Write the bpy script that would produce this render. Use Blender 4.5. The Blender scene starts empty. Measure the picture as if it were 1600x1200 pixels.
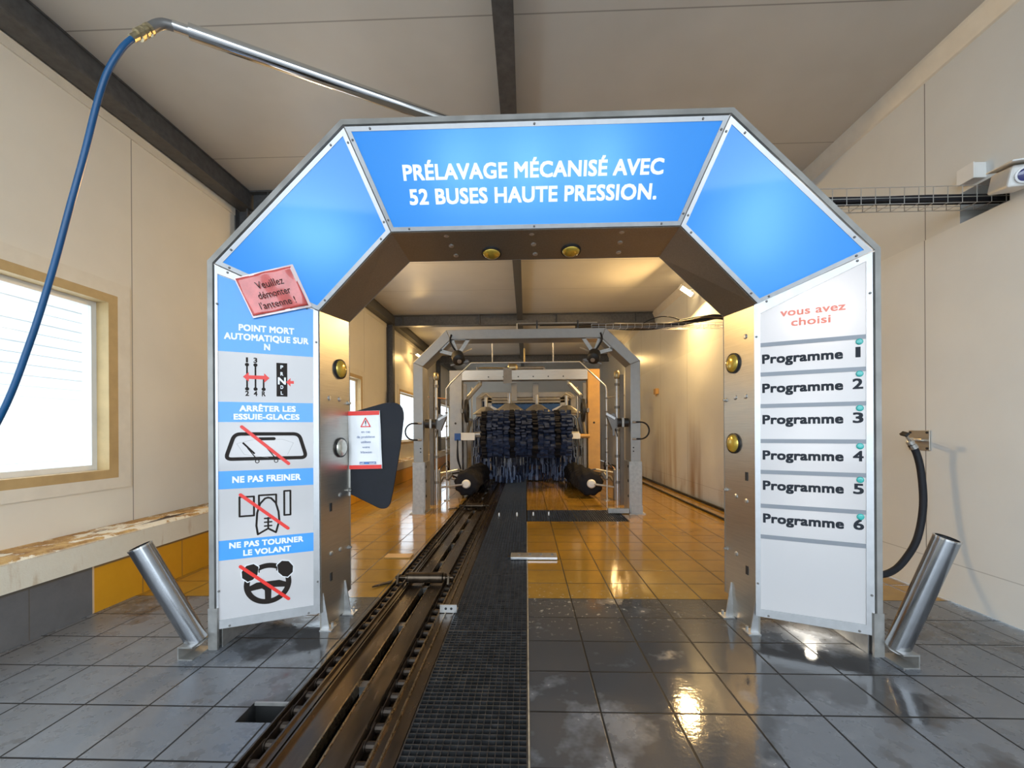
import bpy, bmesh, math, random
from mathutils import Vector, Matrix
random.seed(7)
C = bpy.context.scene.collection
sc = bpy.context.scene
V = Vector
# ------------------------------------------------------------------ camera
cam_d = bpy.data.cameras.new('camera')
cam = bpy.data.objects.new('camera', cam_d); C.objects.link(cam)
YAW = math.atan(22/670.0); ROLL = math.radians(0.35)
fw = V((-math.sin(YAW), math.cos(YAW), 0)); rt = V((math.cos(YAW), math.sin(YAW), 0)); up = V((0, 0, 1))
c_, s_ = math.cos(ROLL), math.sin(ROLL)
r2 = rt*c_ - up*s_; u2 = up*c_ + rt*s_
m = Matrix((r2, u2, -fw)).transposed().to_4x4(); m.translation = V((0, 0, 1.16))
cam.matrix_world = m
cam_d.sensor_width = 36; cam_d.lens = 670/1600*36
cam_d.shift_y = 72/1600; cam_d.clip_start = 0.05
sc.camera = cam
# ------------------------------------------------------------------ light
w = bpy.data.worlds.new('sky'); sc.world = w; w.use_nodes = True
bg = w.node_tree.nodes['Background']
bg.inputs[0].default_value = (0.80, 0.92, 1.03, 1); bg.inputs[1].default_value = 3.5
sc.view_settings.view_transform = 'Standard'; sc.view_settings.look = 'None'
sc.view_settings.gamma = 1; sc.view_settings.use_curve_mapping = False
sc.view_settings.exposure = 0.42
def portal(loc, rot, sx, sy):
    d = bpy.data.lights.new('sky_portal', 'AREA'); d.shape = 'RECTANGLE'; d.size = sx; d.size_y = sy
    d.cycles.is_portal = True
    o = bpy.data.objects.new('sky_portal', d); C.objects.link(o); o.location = loc; o.rotation_euler = rot
portal((0, -1.6, 1.85), (math.radians(90), 0, 0), 5.7, 3.7)
WINS = [(0.70, 3.05), (5.5, 7.85), (10.3, 12.65), (15.1, 17.4)]
for a, b in WINS: portal((-3.30, (a+b)/2, 1.5), (0, math.radians(-90), 0), 1.25, b-a)
WARM = (1.0, 0.64, 0.25)
def area(name, loc, target, sx, sy, power, col, parent=None):
    d = bpy.data.lights.new(name, 'AREA'); d.shape = 'RECTANGLE'; d.size = sx; d.size_y = sy
    d.energy = power; d.color = col
    o = bpy.data.objects.new(name, d); C.objects.link(o); o.location = loc
    o.rotation_euler = (V(target)-V(loc)).to_track_quat('-Z', 'Y').to_euler()
    return o
# ------------------------------------------------------------------ mesh helpers
WL = {}
def wloc(p):
    return WL.get(p.name, V((0, 0, 0))) if p else V((0, 0, 0))
def tag(o, label=None, cat=None, group=None, kind=None):
    if label: o['label'] = label
    if cat: o['category'] = cat
    if group: o['group'] = group
    if kind: o['kind'] = kind
    return o
def thing(name, label, cat, loc=(0, 0, 0), group=None):
    o = bpy.data.objects.new(name, None); C.objects.link(o)
    o.location = loc; o.empty_display_size = .05
    WL[o.name] = V(loc); tag(o, label, cat, group); return o
class MB:
    def __init__(s): s.v = []; s.f = []; s.mi = []; s.m = 0
    def add(s, vs, fs):
        n = len(s.v); s.v += [V(x) for x in vs]
        for f in fs: s.f.append([n+i for i in f]); s.mi.append(s.m)
        return s
    def box(s, x0, x1, y0, y1, z0, z1):
        vs = [(x, y, z) for z in (z0, z1) for y in (y0, y1) for x in (x0, x1)]
        return s.add(vs, [(0, 2, 3, 1), (4, 5, 7, 6), (0, 1, 5, 4), (2, 6, 7, 3), (0, 4, 6, 2), (1, 3, 7, 5)])
    def obox(s, c, size, ax=None, ay=None):
        ax = V(ax or (1, 0, 0)).normalized(); ay = V(ay or (0, 1, 0)); ay = (ay-ax*ay.dot(ax)).normalized(); az = ax.cross(ay)
        c = V(c); a, b, d = size[0]/2, size[1]/2, size[2]/2
        vs = [c+ax*(x*a)+ay*(y*b)+az*(z*d) for z in (-1, 1) for y in (-1, 1) for x in (-1, 1)]
        return s.add(vs, [(0, 2, 3, 1), (4, 5, 7, 6), (0, 1, 5, 4), (2, 6, 7, 3), (0, 4, 6, 2), (1, 3, 7, 5)])
    def prism(s, pts, vec):
        n = len(pts); pts = [V(p) for p in pts]; vec = V(vec)
        vs = pts + [p+vec for p in pts]
        return s.add(vs, [tuple(range(n))[::-1], tuple(range(n, 2*n))] + [(i, (i+1) % n, n+(i+1) % n, n+i) for i in range(n)])
    def ring(s, outer, inner, vec, closed=True):
        n = len(outer); vec = V(vec); o = [V(p) for p in outer]; i_ = [V(p) for p in inner]
        vs = o + i_ + [p+vec for p in o] + [p+vec for p in i_]
        fs = []
        R = range(n) if closed else range(n-1)
        for k in R:
            j = (k+1) % n
            fs += [(k, j, n+j, n+k), (2*n+k, 3*n+k, 3*n+j, 2*n+j), (k, 2*n+k, 2*n+j, j), (n+k, n+j, 3*n+j, 3*n+k)]
        if not closed:
            fs += [(0, n, 3*n, 2*n), (n-1, 3*n-1, 4*n-1, 2*n-1)]
        return s.add(vs, fs)
    def tube(s, pts, r, n=10, caps=True, closed=False):
        pts = [V(p) for p in pts]; k = len(pts); rs = r if isinstance(r, (list, tuple)) else [r]*k
        t0 = (pts[1]-pts[0]).normalized(); ref = V((0, 0, 1)) if abs(t0.z) < .9 else V((1, 0, 0))
        nrm = (ref-t0*ref.dot(t0)).normalized(); vs = []
        for i, p in enumerate(pts):
            if closed: t = pts[(i+1) % k]-pts[i-1]
            else: t = (pts[min(i+1, k-1)]-pts[max(i-1, 0)])
            if t.length < 1e-9: t = t0
            t = t.normalized(); nrm = (nrm-t*nrm.dot(t)).normalized(); b = t.cross(nrm)
            for j in range(n):
                a = 2*math.pi*j/n; vs.append(p+(nrm*math.cos(a)+b*math.sin(a))*rs[i])
        fs = []
        for i in range(k if closed else k-1):
            q = (i+1) % k
            for j in range(n): fs.append((i*n+j, i*n+(j+1) % n, q*n+(j+1) % n, q*n+j))
        if caps and not closed: fs += [tuple(range(n))[::-1], tuple(range((k-1)*n, k*n))]
        return s.add(vs, fs)
    def cyl(s, p0, p1, r, n=16, r1=None):
        return s.tube([p0, p1], [r, r if r1 is None else r1], n)
    def lathe(s, prof, org, axis, n=20):            # prof: (radius, height) list
        axis = V(axis).normalized(); org = V(org)
        ref = V((0, 0, 1)) if abs(axis.z) < .9 else V((1, 0, 0))
        a = (ref-axis*ref.dot(axis)).normalized(); b = axis.cross(a); vs = []
        for r, h in prof:
            for j in range(n):
                t = 2*math.pi*j/n; vs.append(org+axis*h+(a*math.cos(t)+b*math.sin(t))*r)
        fs = [(i*n+j, i*n+(j+1) % n, (i+1)*n+(j+1) % n, (i+1)*n+j) for i in range(len(prof)-1) for j in range(n)]
        fs += [tuple(range(n))[::-1], tuple(range((len(prof)-1)*n, len(prof)*n))]
        return s.add(vs, fs)
    def pipe(s, p0, p1, ro, ri, n=24):              # open hollow tube
        p0, p1 = V(p0), V(p1); t = (p1-p0).normalized(); L = (p1-p0).length
        return s.lathe2([(ro, 0), (ro, L), (ri, L), (ri, 0)], p0, t, n)
    def lathe2(s, prof, org, axis, n=20):           # closed profile loop
        k = len(s.f); s.lathe(prof, org, axis, n)
        s.f = s.f[:-2]; s.mi = s.mi[:-2]; m0 = len(s.v)-len(prof)*n; q = len(prof)-1
        for j in range(n): s.f.append([m0+q*n+j, m0+q*n+(j+1) % n, m0+(j+1) % n, m0+j]); s.mi.append(s.m)
        return s
    def build(s, name, mat, parent=None, smooth=False, bevel=0, ang=40):
        me = bpy.data.meshes.new(name); off = wloc(parent)
        me.from_pydata([tuple(x-off) for x in s.v], [], s.f)
        mats = mat if isinstance(mat, list) else [mat]
        for q in mats: me.materials.append(q)
        if len(mats) > 1: me.polygons.foreach_set('material_index', s.mi)
        bm = bmesh.new(); bm.from_mesh(me); bmesh.ops.recalc_face_normals(bm, faces=bm.faces); bm.to_mesh(me); bm.free()
        if smooth:
            me.polygons.foreach_set('use_smooth', [True]*len(me.polygons)); me.set_sharp_from_angle(angle=math.radians(ang))
        o = bpy.data.objects.new(name, me); C.objects.link(o)
        if parent: o.parent = parent
        WL[o.name] = off.copy()
        if bevel:
            b = o.modifiers.new('bevel', 'BEVEL'); b.width = bevel; b.segments = 2; b.limit_method = 'ANGLE'; b.angle_limit = math.radians(50)
        return o
def copy_tree(o, parent=None):
    c = o.copy(); C.objects.link(c)
    if parent: c.parent = parent
    for ch in list(o.children): copy_tree(ch, c)
    return c
def smoothpath(pts, sub=6):
    pts = [V(p) for p in pts]; out = []
    for i in range(len(pts)-1):
        p0 = pts[max(i-1, 0)]; p1 = pts[i]; p2 = pts[i+1]; p3 = pts[min(i+2, len(pts)-1)]
        for k in range(sub):
            t = k/sub
            out.append(0.5*((2*p1)+(p2-p0)*t+(2*p0-5*p1+4*p2-p3)*t*t+(3*p1-p0-3*p2+p3)*t**3))
    return out+[pts[-1]]
# ------------------------------------------------------------------ materials
class N:
    def __init__(s, name):
        s.m = bpy.data.materials.new(name); s.m.use_nodes = True; s.t = s.m.node_tree; s.p = s.t.nodes['Principled BSDF']; s.out = s.t.nodes['Material Output']
        s._c = None
    def n(s, ty, **k):
        o = s.t.nodes.new(ty)
        for a, b in k.items(): setattr(o, a, b)
        return o
    def l(s, a, b): s.t.links.new(a, b)
    def set(s, sock, v):
        if hasattr(v, 'is_output') or isinstance(v, bpy.types.NodeSocket): s.l(v, sock)
        elif isinstance(v, (tuple, list)) and len(v) == 3 and sock.type == 'RGBA': sock.default_value = (*v, 1)
        else: sock.default_value = v
    def co(s):
        if s._c is None:
            g = s.n('ShaderNodeNewGeometry'); s._c = g.outputs['Position']
        return s._c
    def xyz(s):
        q = s.n('ShaderNodeSeparateXYZ'); s.l(s.co(), q.inputs[0]); return q.outputs
    def math(s, op, a, b=0.0, c=None):
        q = s.n('ShaderNodeMath', operation=op); s.set(q.inputs[0], a); s.set(q.inputs[1], b)
        if c is not None: s.set(q.inputs[2], c)
        return q.outputs[0]
    def mix(s, f, a, b):
        q = s.n('ShaderNodeMix', data_type='RGBA'); s.set(q.inputs[0], f); s.set(q.inputs[6], a); s.set(q.inputs[7], b); return q.outputs[2]
    def noise(s, scale, vec=None, detail=4, rough=.55, stretch=None):
        q = s.n('ShaderNodeTexNoise'); q.inputs['Scale'].default_value = scale; q.inputs['Detail'].default_value = detail; q.inputs['Roughness'].default_value = rough
        v = vec or s.co()
        if stretch:
            mp = s.n('ShaderNodeMapping'); mp.inputs['Scale'].default_value = stretch; s.l(v, mp.inputs[0]); v = mp.outputs[0]
        s.l(v, q.inputs['Vector']); return q.outputs[0]
    def ramp(s, f, a, b, lo=0.0, hi=1.0):
        q = s.n('ShaderNodeMapRange'); q.clamp = True; s.set(q.inputs[0], f); q.inputs[1].default_value = a; q.inputs[2].default_value = b
        q.inputs[3].default_value = lo; q.inputs[4].default_value = hi; return q.outputs[0]
    def bump(s, h, strength=.3, dist=.01):
        q = s.n('ShaderNodeBump'); q.inputs['Strength'].default_value = strength; q.inputs['Distance'].default_value = dist; s.l(h, q.inputs['Height']); s.l(q.outputs[0], s.p.inputs['Normal'])
    def bs(s, color=None, rough=None, metal=None, spec=None, coat=None):
        i = s.p.inputs
        if color is not None: s.set(i['Base Color'], color)
        if rough is not None: s.set(i['Roughness'], rough)
        if metal is not None: s.set(i['Metallic'], metal)
        if spec is not None: s.set(i['Specular IOR Level'], spec)
        if coat is not None: i['Coat Weight'].default_value = coat; i['Coat Roughness'].default_value = .06
        return s
def plain(name, color, rough=.5, metal=0., var=.12, scale=9., spec=.5, stretch=None, coat=None):
    q = N(name); nz = q.noise(scale, stretch=stretch)
    d = tuple(c*(1-var) for c in color); e = tuple(min(1, c*(1+var)) for c in color)
    q.bs(q.mix(q.ramp(nz, .3, .7), d, e), q.ramp(nz, .3, .7, rough*.85, min(1, rough*1.15)), metal, spec, coat); return q.m
# ------------------------------------------------------------------ room materials
def wall_mat(name, color, j0, jd, stain, seam_z=None, cool=None):
    q = N(name); x, y, z = q.xyz()
    fine = q.noise(3.0, detail=5); col = q.mix(q.ramp(fine, .3, .7), tuple(c*.955 for c in color), color)
    j = q.math('ABSOLUTE', q.math('SUBTRACT', q.math('PINGPONG', q.math('SUBTRACT', y, j0), jd/2), 0.0))
    line = q.ramp(j, 0.0025, 0.0045, 1, 0)
    if seam_z:
        line = q.math('MAXIMUM', line, q.math('MULTIPLY', .45, q.ramp(q.math('ABSOLUTE', q.math('SUBTRACT', z, seam_z)), .002, .004, 1, 0)))
    if stain:
        s1 = q.ramp(q.noise(1.0, detail=3, rough=.6, stretch=(1, 1.7, .22)), .50, .70)
        low = q.ramp(z, .2, 1.7, 1.0, 0.0); s1 = q.math('MULTIPLY', s1, low)
        s2 = q.math('MULTIPLY', q.ramp(q.noise(3.5, detail=4, stretch=(1, 1, .5)), .50, .75), q.ramp(z, 0.02, .45, .8, 0.0))
        ins = q.ramp(y, 4.2, 6.0)                                   # only where the washing splashes
        st = q.math('MULTIPLY', ins, q.math('MAXIMUM', s1, s2))
        col = q.mix(q.math('MULTIPLY', st, stain), col, (.30, .17, .06))
    col = q.mix(q.math('MULTIPLY', line, .75), col, (.06, .06, .06))
    q.bs(col, .42, 0, .4); q.bump(q.math('SUBTRACT', q.noise(160, detail=2), q.math('MULTIPLY', line, 2)), .06, .004)
    return q.m
M = {}
M['wall_l'] = wall_mat('cream_wall_panel', (.80, .765, .68), 3.24, 1.2, .35)
M['wall_r'] = wall_mat('white_wall_panel', (.76, .775, .76), 3.10, 1.48, 1.0, .265)
M['wall_ru'] = wall_mat('upper_wall_panel', (.70, .715, .705), 3.10, 1.48, .0)
def ceil_mat():
    q = N('ceiling_panel'); x, y, z = q.xyz()
    j = q.math('PINGPONG', q.math('SUBTRACT', y, 2.62), .64); line = q.ramp(j, .003, .006, 1, 0)
    c = q.mix(q.ramp(q.noise(1.5, detail=3), .3, .7), (.60, .58, .535), (.66, .64, .595))
    q.bs(q.mix(q.math('MULTIPLY', line, .55), c, (.10, .09, .08)), .38, 0, .4); q.bump(q.noise(150, detail=2), .05, .004); return q.m
M['ceil'] = ceil_mat()
def floor_mat():
    q = N('floor_tiles'); x, y, z = q.xyz()
    left = q.math('LESS_THAN', x, -.5)
    uL = q.math('DIVIDE', q.math('ADD', x, 2.456), .2825); uR = q.math('DIVIDE', q.math('SUBTRACT', x, .004), .296)
    u = q.math('ADD', q.math('MULTIPLY', left, uL), q.math('MULTIPLY', q.math('SUBTRACT', 1, left), uR))
    v = q.math('DIVIDE', q.math('SUBTRACT', y, 2.957), .297)
    du = q.math('PINGPONG', u, .5); dv = q.math('PINGPONG', v, .5)
    d = q.math('MINIMUM', du, dv); grout = q.ramp(d, .011, .018, 1, 0)
    cb = q.n('ShaderNodeCombineXYZ'); q.l(q.math('FLOOR', u), cb.inputs[0]); q.l(q.math('FLOOR', v), cb.inputs[1])
    wn = q.n('ShaderNodeTexWhiteNoise', noise_dimensions='2D'); q.l(cb.outputs[0], wn.inputs['Vector'])
    rnd = wn.outputs[0]
    yel = q.math('GREATER_THAN', y, 2.957)
    n1 = q.noise(2.2, detail=5, rough=.6); n2 = q.noise(14, detail=4)
    grey = q.mix(n2, (.110, .118, .132), (.172, .184, .205)); grey = q.mix(q.math('MULTIPLY', rnd, .35), grey, (.10, .102, .108))
    yl = q.mix(n2, (.30, .165, .022), (.43, .245, .034)); yl = q.mix(q.ramp(n1, .40, .66, 0, .45), yl, (.20, .115, .02)); yl = q.mix(q.math('MULTIPLY', rnd, .35), yl, (.25, .135, .022))
    # how wet: between the pillars and along the track, drying towards the sides and the entrance
    side = q.ramp(q.math('ABSOLUTE', q.math('SUBTRACT', x, .1)), .9, 2.1, .55, -.12)
    wet_f = q.math('ADD', side, q.math('MULTIPLY', q.math('SUBTRACT', n1, .5), 2.6))
    wet_f = q.ramp(q.math('ADD', wet_f, q.ramp(y, 1.3, 2.4, -.25, .1)), .15, .38)
    wet = q.math('MAXIMUM', wet_f, q.math('MULTIPLY', yel, .92))
    dark = q.mix(q.math('MULTIPLY', wet, q.math('SUBTRACT', 1, q.math('MULTIPLY', yel, .8))), grey, (.058, .059, .062))
    col = q.mix(yel, dark, yl)
    foam = q.math('MULTIPLY', q.ramp(q.noise(26, detail=5, rough=.65), .60, .66), q.ramp(q.math('ABSOLUTE', q.math('SUBTRACT', y, 2.85)), .1, .5, .65, 0))
    foam = q.math('MULTIPLY', foam, q.ramp(q.math('ABSOLUTE', q.math('SUBTRACT', x, .45)), .4, .8, 1, 0))
    col = q.mix(foam, col, (.55, .52, .45))
    # dusty scuffs on the dry tiles, partly standing in for reflected window light
    scuff_sheen = q.math('MULTIPLY', q.ramp(q.noise(5, detail=6, rough=.7), .52, .72, 0, .5), q.math('SUBTRACT', 1, wet))
    col = q.mix(q.math('MULTIPLY', scuff_sheen, q.math('SUBTRACT', 1, yel)), col, (.23, .24, .25))
    q.bs(q.mix(q.math('MULTIPLY', grout, .92), col, (.016, .014, .012)), None, 0, q.math('MULTIPLY', .5, q.math('SUBTRACT', 1, q.math('MULTIPLY', grout, .85))))
    r = q.math('ADD', q.math('ADD', q.ramp(wet, 0, 1, .24, .075), q.math('MULTIPLY', q.math('SUBTRACT', 1, wet), q.ramp(n2, .35, .7, 0, .16))), q.math('MULTIPLY', grout, .3)); q.set(q.p.inputs['Roughness'], r)
    h = q.math('SUBTRACT', q.math('ADD', q.math('MULTIPLY', q.noise(9, detail=3), .6), q.math('MULTIPLY', q.noise(55, detail=3), .25)), q.math('MULTIPLY', grout, 1.2))
    q.bump(h, .22, .006); return q.m
M['floor'] = floor_mat()
def base_mat():
    q = N('plinth_tiles'); x, y, z = q.xyz()
    yel = q.math('GREATER_THAN', y, 2.66)
    v = q.math('DIVIDE', q.math('SUBTRACT', y, 2.66), .355); dv = q.math('PINGPONG', v, .5)
    g = q.math('MAXIMUM', q.ramp(dv, .007, .012, 1, 0), q.ramp(z, .283, .29))
    n2 = q.noise(9, detail=5, rough=.65); grey = q.mix(n2, (.09, .095, .105), (.17, .175, .185)); yl = q.mix(n2, (.62, .29, .012), (.72, .345, .02))
    edge = q.ramp(q.math('ABSOLUTE', q.math('SUBTRACT', y, 2.66)), .004, .008, 1, 0)
    c = q.mix(q.math('MULTIPLY', g, .8), q.mix(yel, grey, yl), (.10, .09, .07)); c = q.mix(q.math('MULTIPLY', edge, .8), c, (.75, .55, .35))
    q.bs(c, .38); q.bump(n2, .1, .004); return q.m
M['plinth'] = base_mat()
def ledge_mat():
    q = N('rusty_painted_ledge'); x, y, z = q.xyz()
    top = q.ramp(z, .452, .470)
    n1 = q.noise(3.2, detail=6, rough=.7, stretch=(2.2, 1, 1)); n2 = q.noise(11, detail=6, rough=.75)
    paint = q.mix(n2, (.74, .70, .58), (.82, .79, .69))
    rust = q.mix(q.ramp(n2, .35, .65), (.22, .09, .02), (.60, .40, .16))
    rm = q.math('MULTIPLY', top, q.ramp(q.math('ADD', n1, q.math('MULTIPLY', n2, .35)), .655, .70))
    hole = q.math('MULTIPLY', q.ramp(q.noise(2.3, detail=4, rough=.6, stretch=(3.5, 1, 1)), .54, .57), q.math('MULTIPLY', top, q.ramp(q.math('ABSOLUTE', q.math('ADD', x, 2.90)), .05, .075, 1, 0)))
    drip = q.math('MULTIPLY', q.ramp(q.noise(6, detail=5, rough=.6, stretch=(1, 1.6, .35)), .60, .74), q.ramp(z, .47, .30, .35, .75))
    c = q.mix(q.math('MULTIPLY', drip, q.math('SUBTRACT', 1, top)), paint, (.42, .25, .09)); c = q.mix(rm, c, rust); c = q.mix(hole, c, (.035, .015, .008))
    q.bs(c, q.ramp(rm, 0, 1, .4, .85)); q.bump(q.math('SUBTRACT', n2, q.math('MULTIPLY', hole, 2)), .5, .01); return q.m
M['ledge'] = ledge_mat()
M['beam'] = plain('grey_painted_steel', (.105, .104, .104), .45, .2, .25, 20)
M['frame_wood'] = plain('tan_window_reveal', (.52, .37, .18), .45, 0, .1)
M['frame_cream'] = plain('cream_trim', (.76, .72, .63), .4, 0, .05)
M['white'] = plain('white_paint', (.80, .80, .78), .35, 0, .03)
M['nbr'] = plain('neighbour_cladding', (.43, .43, .42), .5, 0, .04)
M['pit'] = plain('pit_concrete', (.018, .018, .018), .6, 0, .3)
M['dark'] = plain('dark_interior', (.02, .02, .022), .6)
M['out'] = plain('forecourt_asphalt', (.20, .20, .20), .8)
M['steel'] = plain('brushed_stainless', (.50, .47, .42), .33, .9, .10, 6, stretch=(1, 1, 40))
M['lining'] = plain('brushed_lining_steel', (.27, .24, .20), .40, .75, .12, 5, stretch=(30, 30, 1))
M['alu'] = plain('aluminium_frame', (.47, .47, .475), .38, .75, .05, 30)
M['tubesteel'] = plain('dull_polished_tube', (.40, .41, .43), .19, 1.0, .08); M['chrome'] = plain('polished_tube', (.72, .71, .70), .10, 1.0, .03)
M['galv'] = plain('galvanised_steel', (.40, .39, .37), .42, .7, .14, 25)
M['zinc'] = plain('zinc_plate', (.55, .55, .55), .35, .85, .1, 30)
M['rim'] = plain('dark_shell_steel', (.20, .19, .18), .42, .55, .1, 12); M['shell'] = plain('shell_steel', (.42, .41, .39), .38, .7, .1, 12)
M['black'] = plain('black_plastic', (.014, .014, .015), .42, 0, .2)
M['rubber'] = plain('black_rubber', (.014, .015, .020), .6, 0, .25, 14, .25)
M['track'] = plain('oily_track_steel', (.075, .054, .036), .25, .8, .35, 4, stretch=(6, 1, 1))
M['chain'] = plain('oily_chain_steel', (.050, .036, .026), .46, .6, .3, 30)
M['grate'] = plain('dark_galvanised_grate', (.085, .085, .088), .36, .75, .3, 18)
M['blue_hose'] = plain('blue_hose', (.004, .075, .20), .35, 0, .1)
M['copper'] = plain('copper_pipe', (.6, .33, .18), .3, .9, .1)
M['brass'] = plain('brass_fitting', (.45, .38, .24), .35, .9, .2, 60)
M['ochre'] = plain('warm_orange_paint', (.52, .30, .09), .4, .1, .08)
M['framegrey'] = plain('grey_frame_metal', (.33, .32, .305), .4, .5, .08, 8)
M['cloth_blue'] = plain('blue_wash_cloth', (.030, .044, .092), .8, 0, .6, 14, .25)
M['cloth_light'] = plain('light_blue_wash_cloth', (.20, .27, .45), .75, 0, .4, 10, .25)
M['cloth_black'] = plain('black_wash_foam', (.012, .012, .016), .8, 0, .4, 20, .25)
M['red'] = plain('red_print', (.80, .03, .02), .4, 0, .02)
M['ink'] = plain('black_print', (.020, .014, .011), .55, 0, .02, 9, .15)
M['sblue'] = plain('blue_sticker', (.05, .33, .86), .32, 0, .03, coat=.3)
M['swhite'] = plain('white_sticker', (.83, .83, .84), .3, 0, .015, coat=.2)
M['lett'] = plain('white_lettering', (.86, .88, .93), .35, 0, .01)
M['lett_lit'] = None
M['teal'] = plain('teal_button', (.03, .42, .38), .3, 0, .05, coat=.5)
M['blue_motor'] = plain('blue_motor', (.02, .09, .35), .4)
# ------------------------------------------------------------------ setting
def struct(name, mb, mat, parent=None, **k):
    o = mb.build(name, mat, parent, **k); o['kind'] = 'structure'; return o
XL, XR, YB, H = -3.06, 2.80, 18.0, 3.70
b = MB()
def rects(xs, ys, holes, z, th):
    for i in range(len(xs)-1):
        for j in range(len(ys)-1):
            cx, cy = (xs[i]+xs[i+1])/2, (ys[j]+ys[j+1])/2
            if any(a <= cx <= c and d <= cy <= e for a, c, d, e in holes): continue
            b.add([(xs[i], ys[j], z), (xs[i+1], ys[j], z), (xs[i+1], ys[j+1], z), (xs[i], ys[j+1], z)], [(0, 1, 2, 3)])
TX0, TX1, GX1 = -1.02, -.463, .004
holes = [(TX0, GX1, .6, 14.0), (-1.17, TX0, 1.675, 1.806), (GX1, 1.30, 5.44, 6.21)]
rects([XL, -1.17, TX0, GX1, 1.30, XR+.06], [-1.6, .6, 1.675, 1.806, 5.44, 6.21, 14.0, YB], holes, 0, .1)
def wallstrip(x0, y0, x1, y1, z1=-.35): b.add([(x0, y0, 0), (x1, y1, 0), (x1, y1, z1), (x0, y0, z1)], [(0, 1, 2, 3)])
struct('floor', b, M['floor'])
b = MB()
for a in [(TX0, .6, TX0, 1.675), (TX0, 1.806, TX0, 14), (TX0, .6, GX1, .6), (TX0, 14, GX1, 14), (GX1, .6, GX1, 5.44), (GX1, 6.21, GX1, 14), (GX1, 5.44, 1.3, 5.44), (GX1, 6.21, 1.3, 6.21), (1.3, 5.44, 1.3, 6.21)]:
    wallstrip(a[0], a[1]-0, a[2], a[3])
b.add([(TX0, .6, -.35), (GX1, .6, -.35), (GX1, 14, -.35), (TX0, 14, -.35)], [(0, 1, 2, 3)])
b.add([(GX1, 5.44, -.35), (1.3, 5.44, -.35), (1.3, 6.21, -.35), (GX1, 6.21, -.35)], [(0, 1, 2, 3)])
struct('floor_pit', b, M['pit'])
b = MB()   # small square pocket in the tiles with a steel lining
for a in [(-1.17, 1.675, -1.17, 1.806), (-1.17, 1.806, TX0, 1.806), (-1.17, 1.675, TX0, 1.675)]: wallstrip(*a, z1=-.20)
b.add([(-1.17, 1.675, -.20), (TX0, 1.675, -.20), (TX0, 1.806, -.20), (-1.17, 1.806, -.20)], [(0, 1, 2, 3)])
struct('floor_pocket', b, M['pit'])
struct('trim_5', MB().box(-1.168, TX0-.002, 1.796, 1.806, -.012, .001), M['galv'])
struct('forecourt', MB().box(-12, 12, -14, -1.6, -.1, -.005), M['out'])
struct('ceiling', MB().box(XL-.2, XR+.2, -1.6, YB, H, H+.15), M['ceil'])
# left wall: panels between the windows
Z0, Z1 = .875, 2.125
b = MB(); x0, x1 = XL-.2, XL
b.box(x0, x1, -1.6, YB, 0, Z0); b.box(x0, x1, -1.6, YB, Z1, H)
e = [-1.6]+[q for p in WINS for q in p]+[YB]
for i in range(0, len(e), 2): b.box(x0, x1, e[i], e[i+1], Z0, Z1)
struct('wall_left', b, M['wall_l'])
struct('wall_right', MB().box(XR, XR+.25, -1.6, YB, 0.012, 2.47), M['wall_r'])
b = MB(); u0 = XR+.006
b.box(u0, XR+.25, -1.6, 2.575, 2.47, H); b.box(u0, XR+.25, 2.86, YB, 2.47, H); b.box(u0, XR+.25, 2.575, 2.86, 2.665, H)
struct('wall_right_upper', b, M['wall_ru'])
b = MB(); b.box(XR+.25, XR+.26, 2.5, 2.95, 2.4, 2.75); struct('trim_1', b, M['beam'])
b = MB(); b.box(XL, -1.5, YB, YB+.2, 0, H); b.box(1.5, XR, YB, YB+.2, 0, H); b.box(-1.5, 1.5, YB, YB+.2, 2.6, H)
struct('wall_back', b, M['wall_r'])
b = MB()
for k in range(9): b.box(-1.5, 1.5, YB+.05, YB+.09, k*.29, k*.29+.285)
struct('door_1', b, M['white'])
# ledge and plinth along the left wall
struct('baseboard_left', MB().box(XL, -2.78, -1.6, YB, 0, .305), M['plinth'])
b = MB(); b.prism([(XL, -1.6, .305), (-2.765, -1.6, .305), (-2.765, -1.6, .462), (-2.78, -1.6, .478), (XL, -1.6, .478)], (0, YB+1.6, 0))
struct('trim_2', b, M['ledge'])
b = MB(); b.prism([(XL, -1.6, H-.26), (XL+.012, -1.6, H-.26), (XL+.012, -1.6, H-.19), (XL, -1.6, H-.19)], (0, YB+1.6, 0)); struct('trim_3', b, M['frame_cream'])
b = MB(); b.prism([(u0, -1.6, H-.13), (u0-.012, -1.6, H-.12), (u0-.055, -1.6, H-.02), (u0-.06, -1.6, H), (u0, -1.6, H)], (0, YB+1.6, 0)); struct('trim_4', b, M['frame_cream'])
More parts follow.
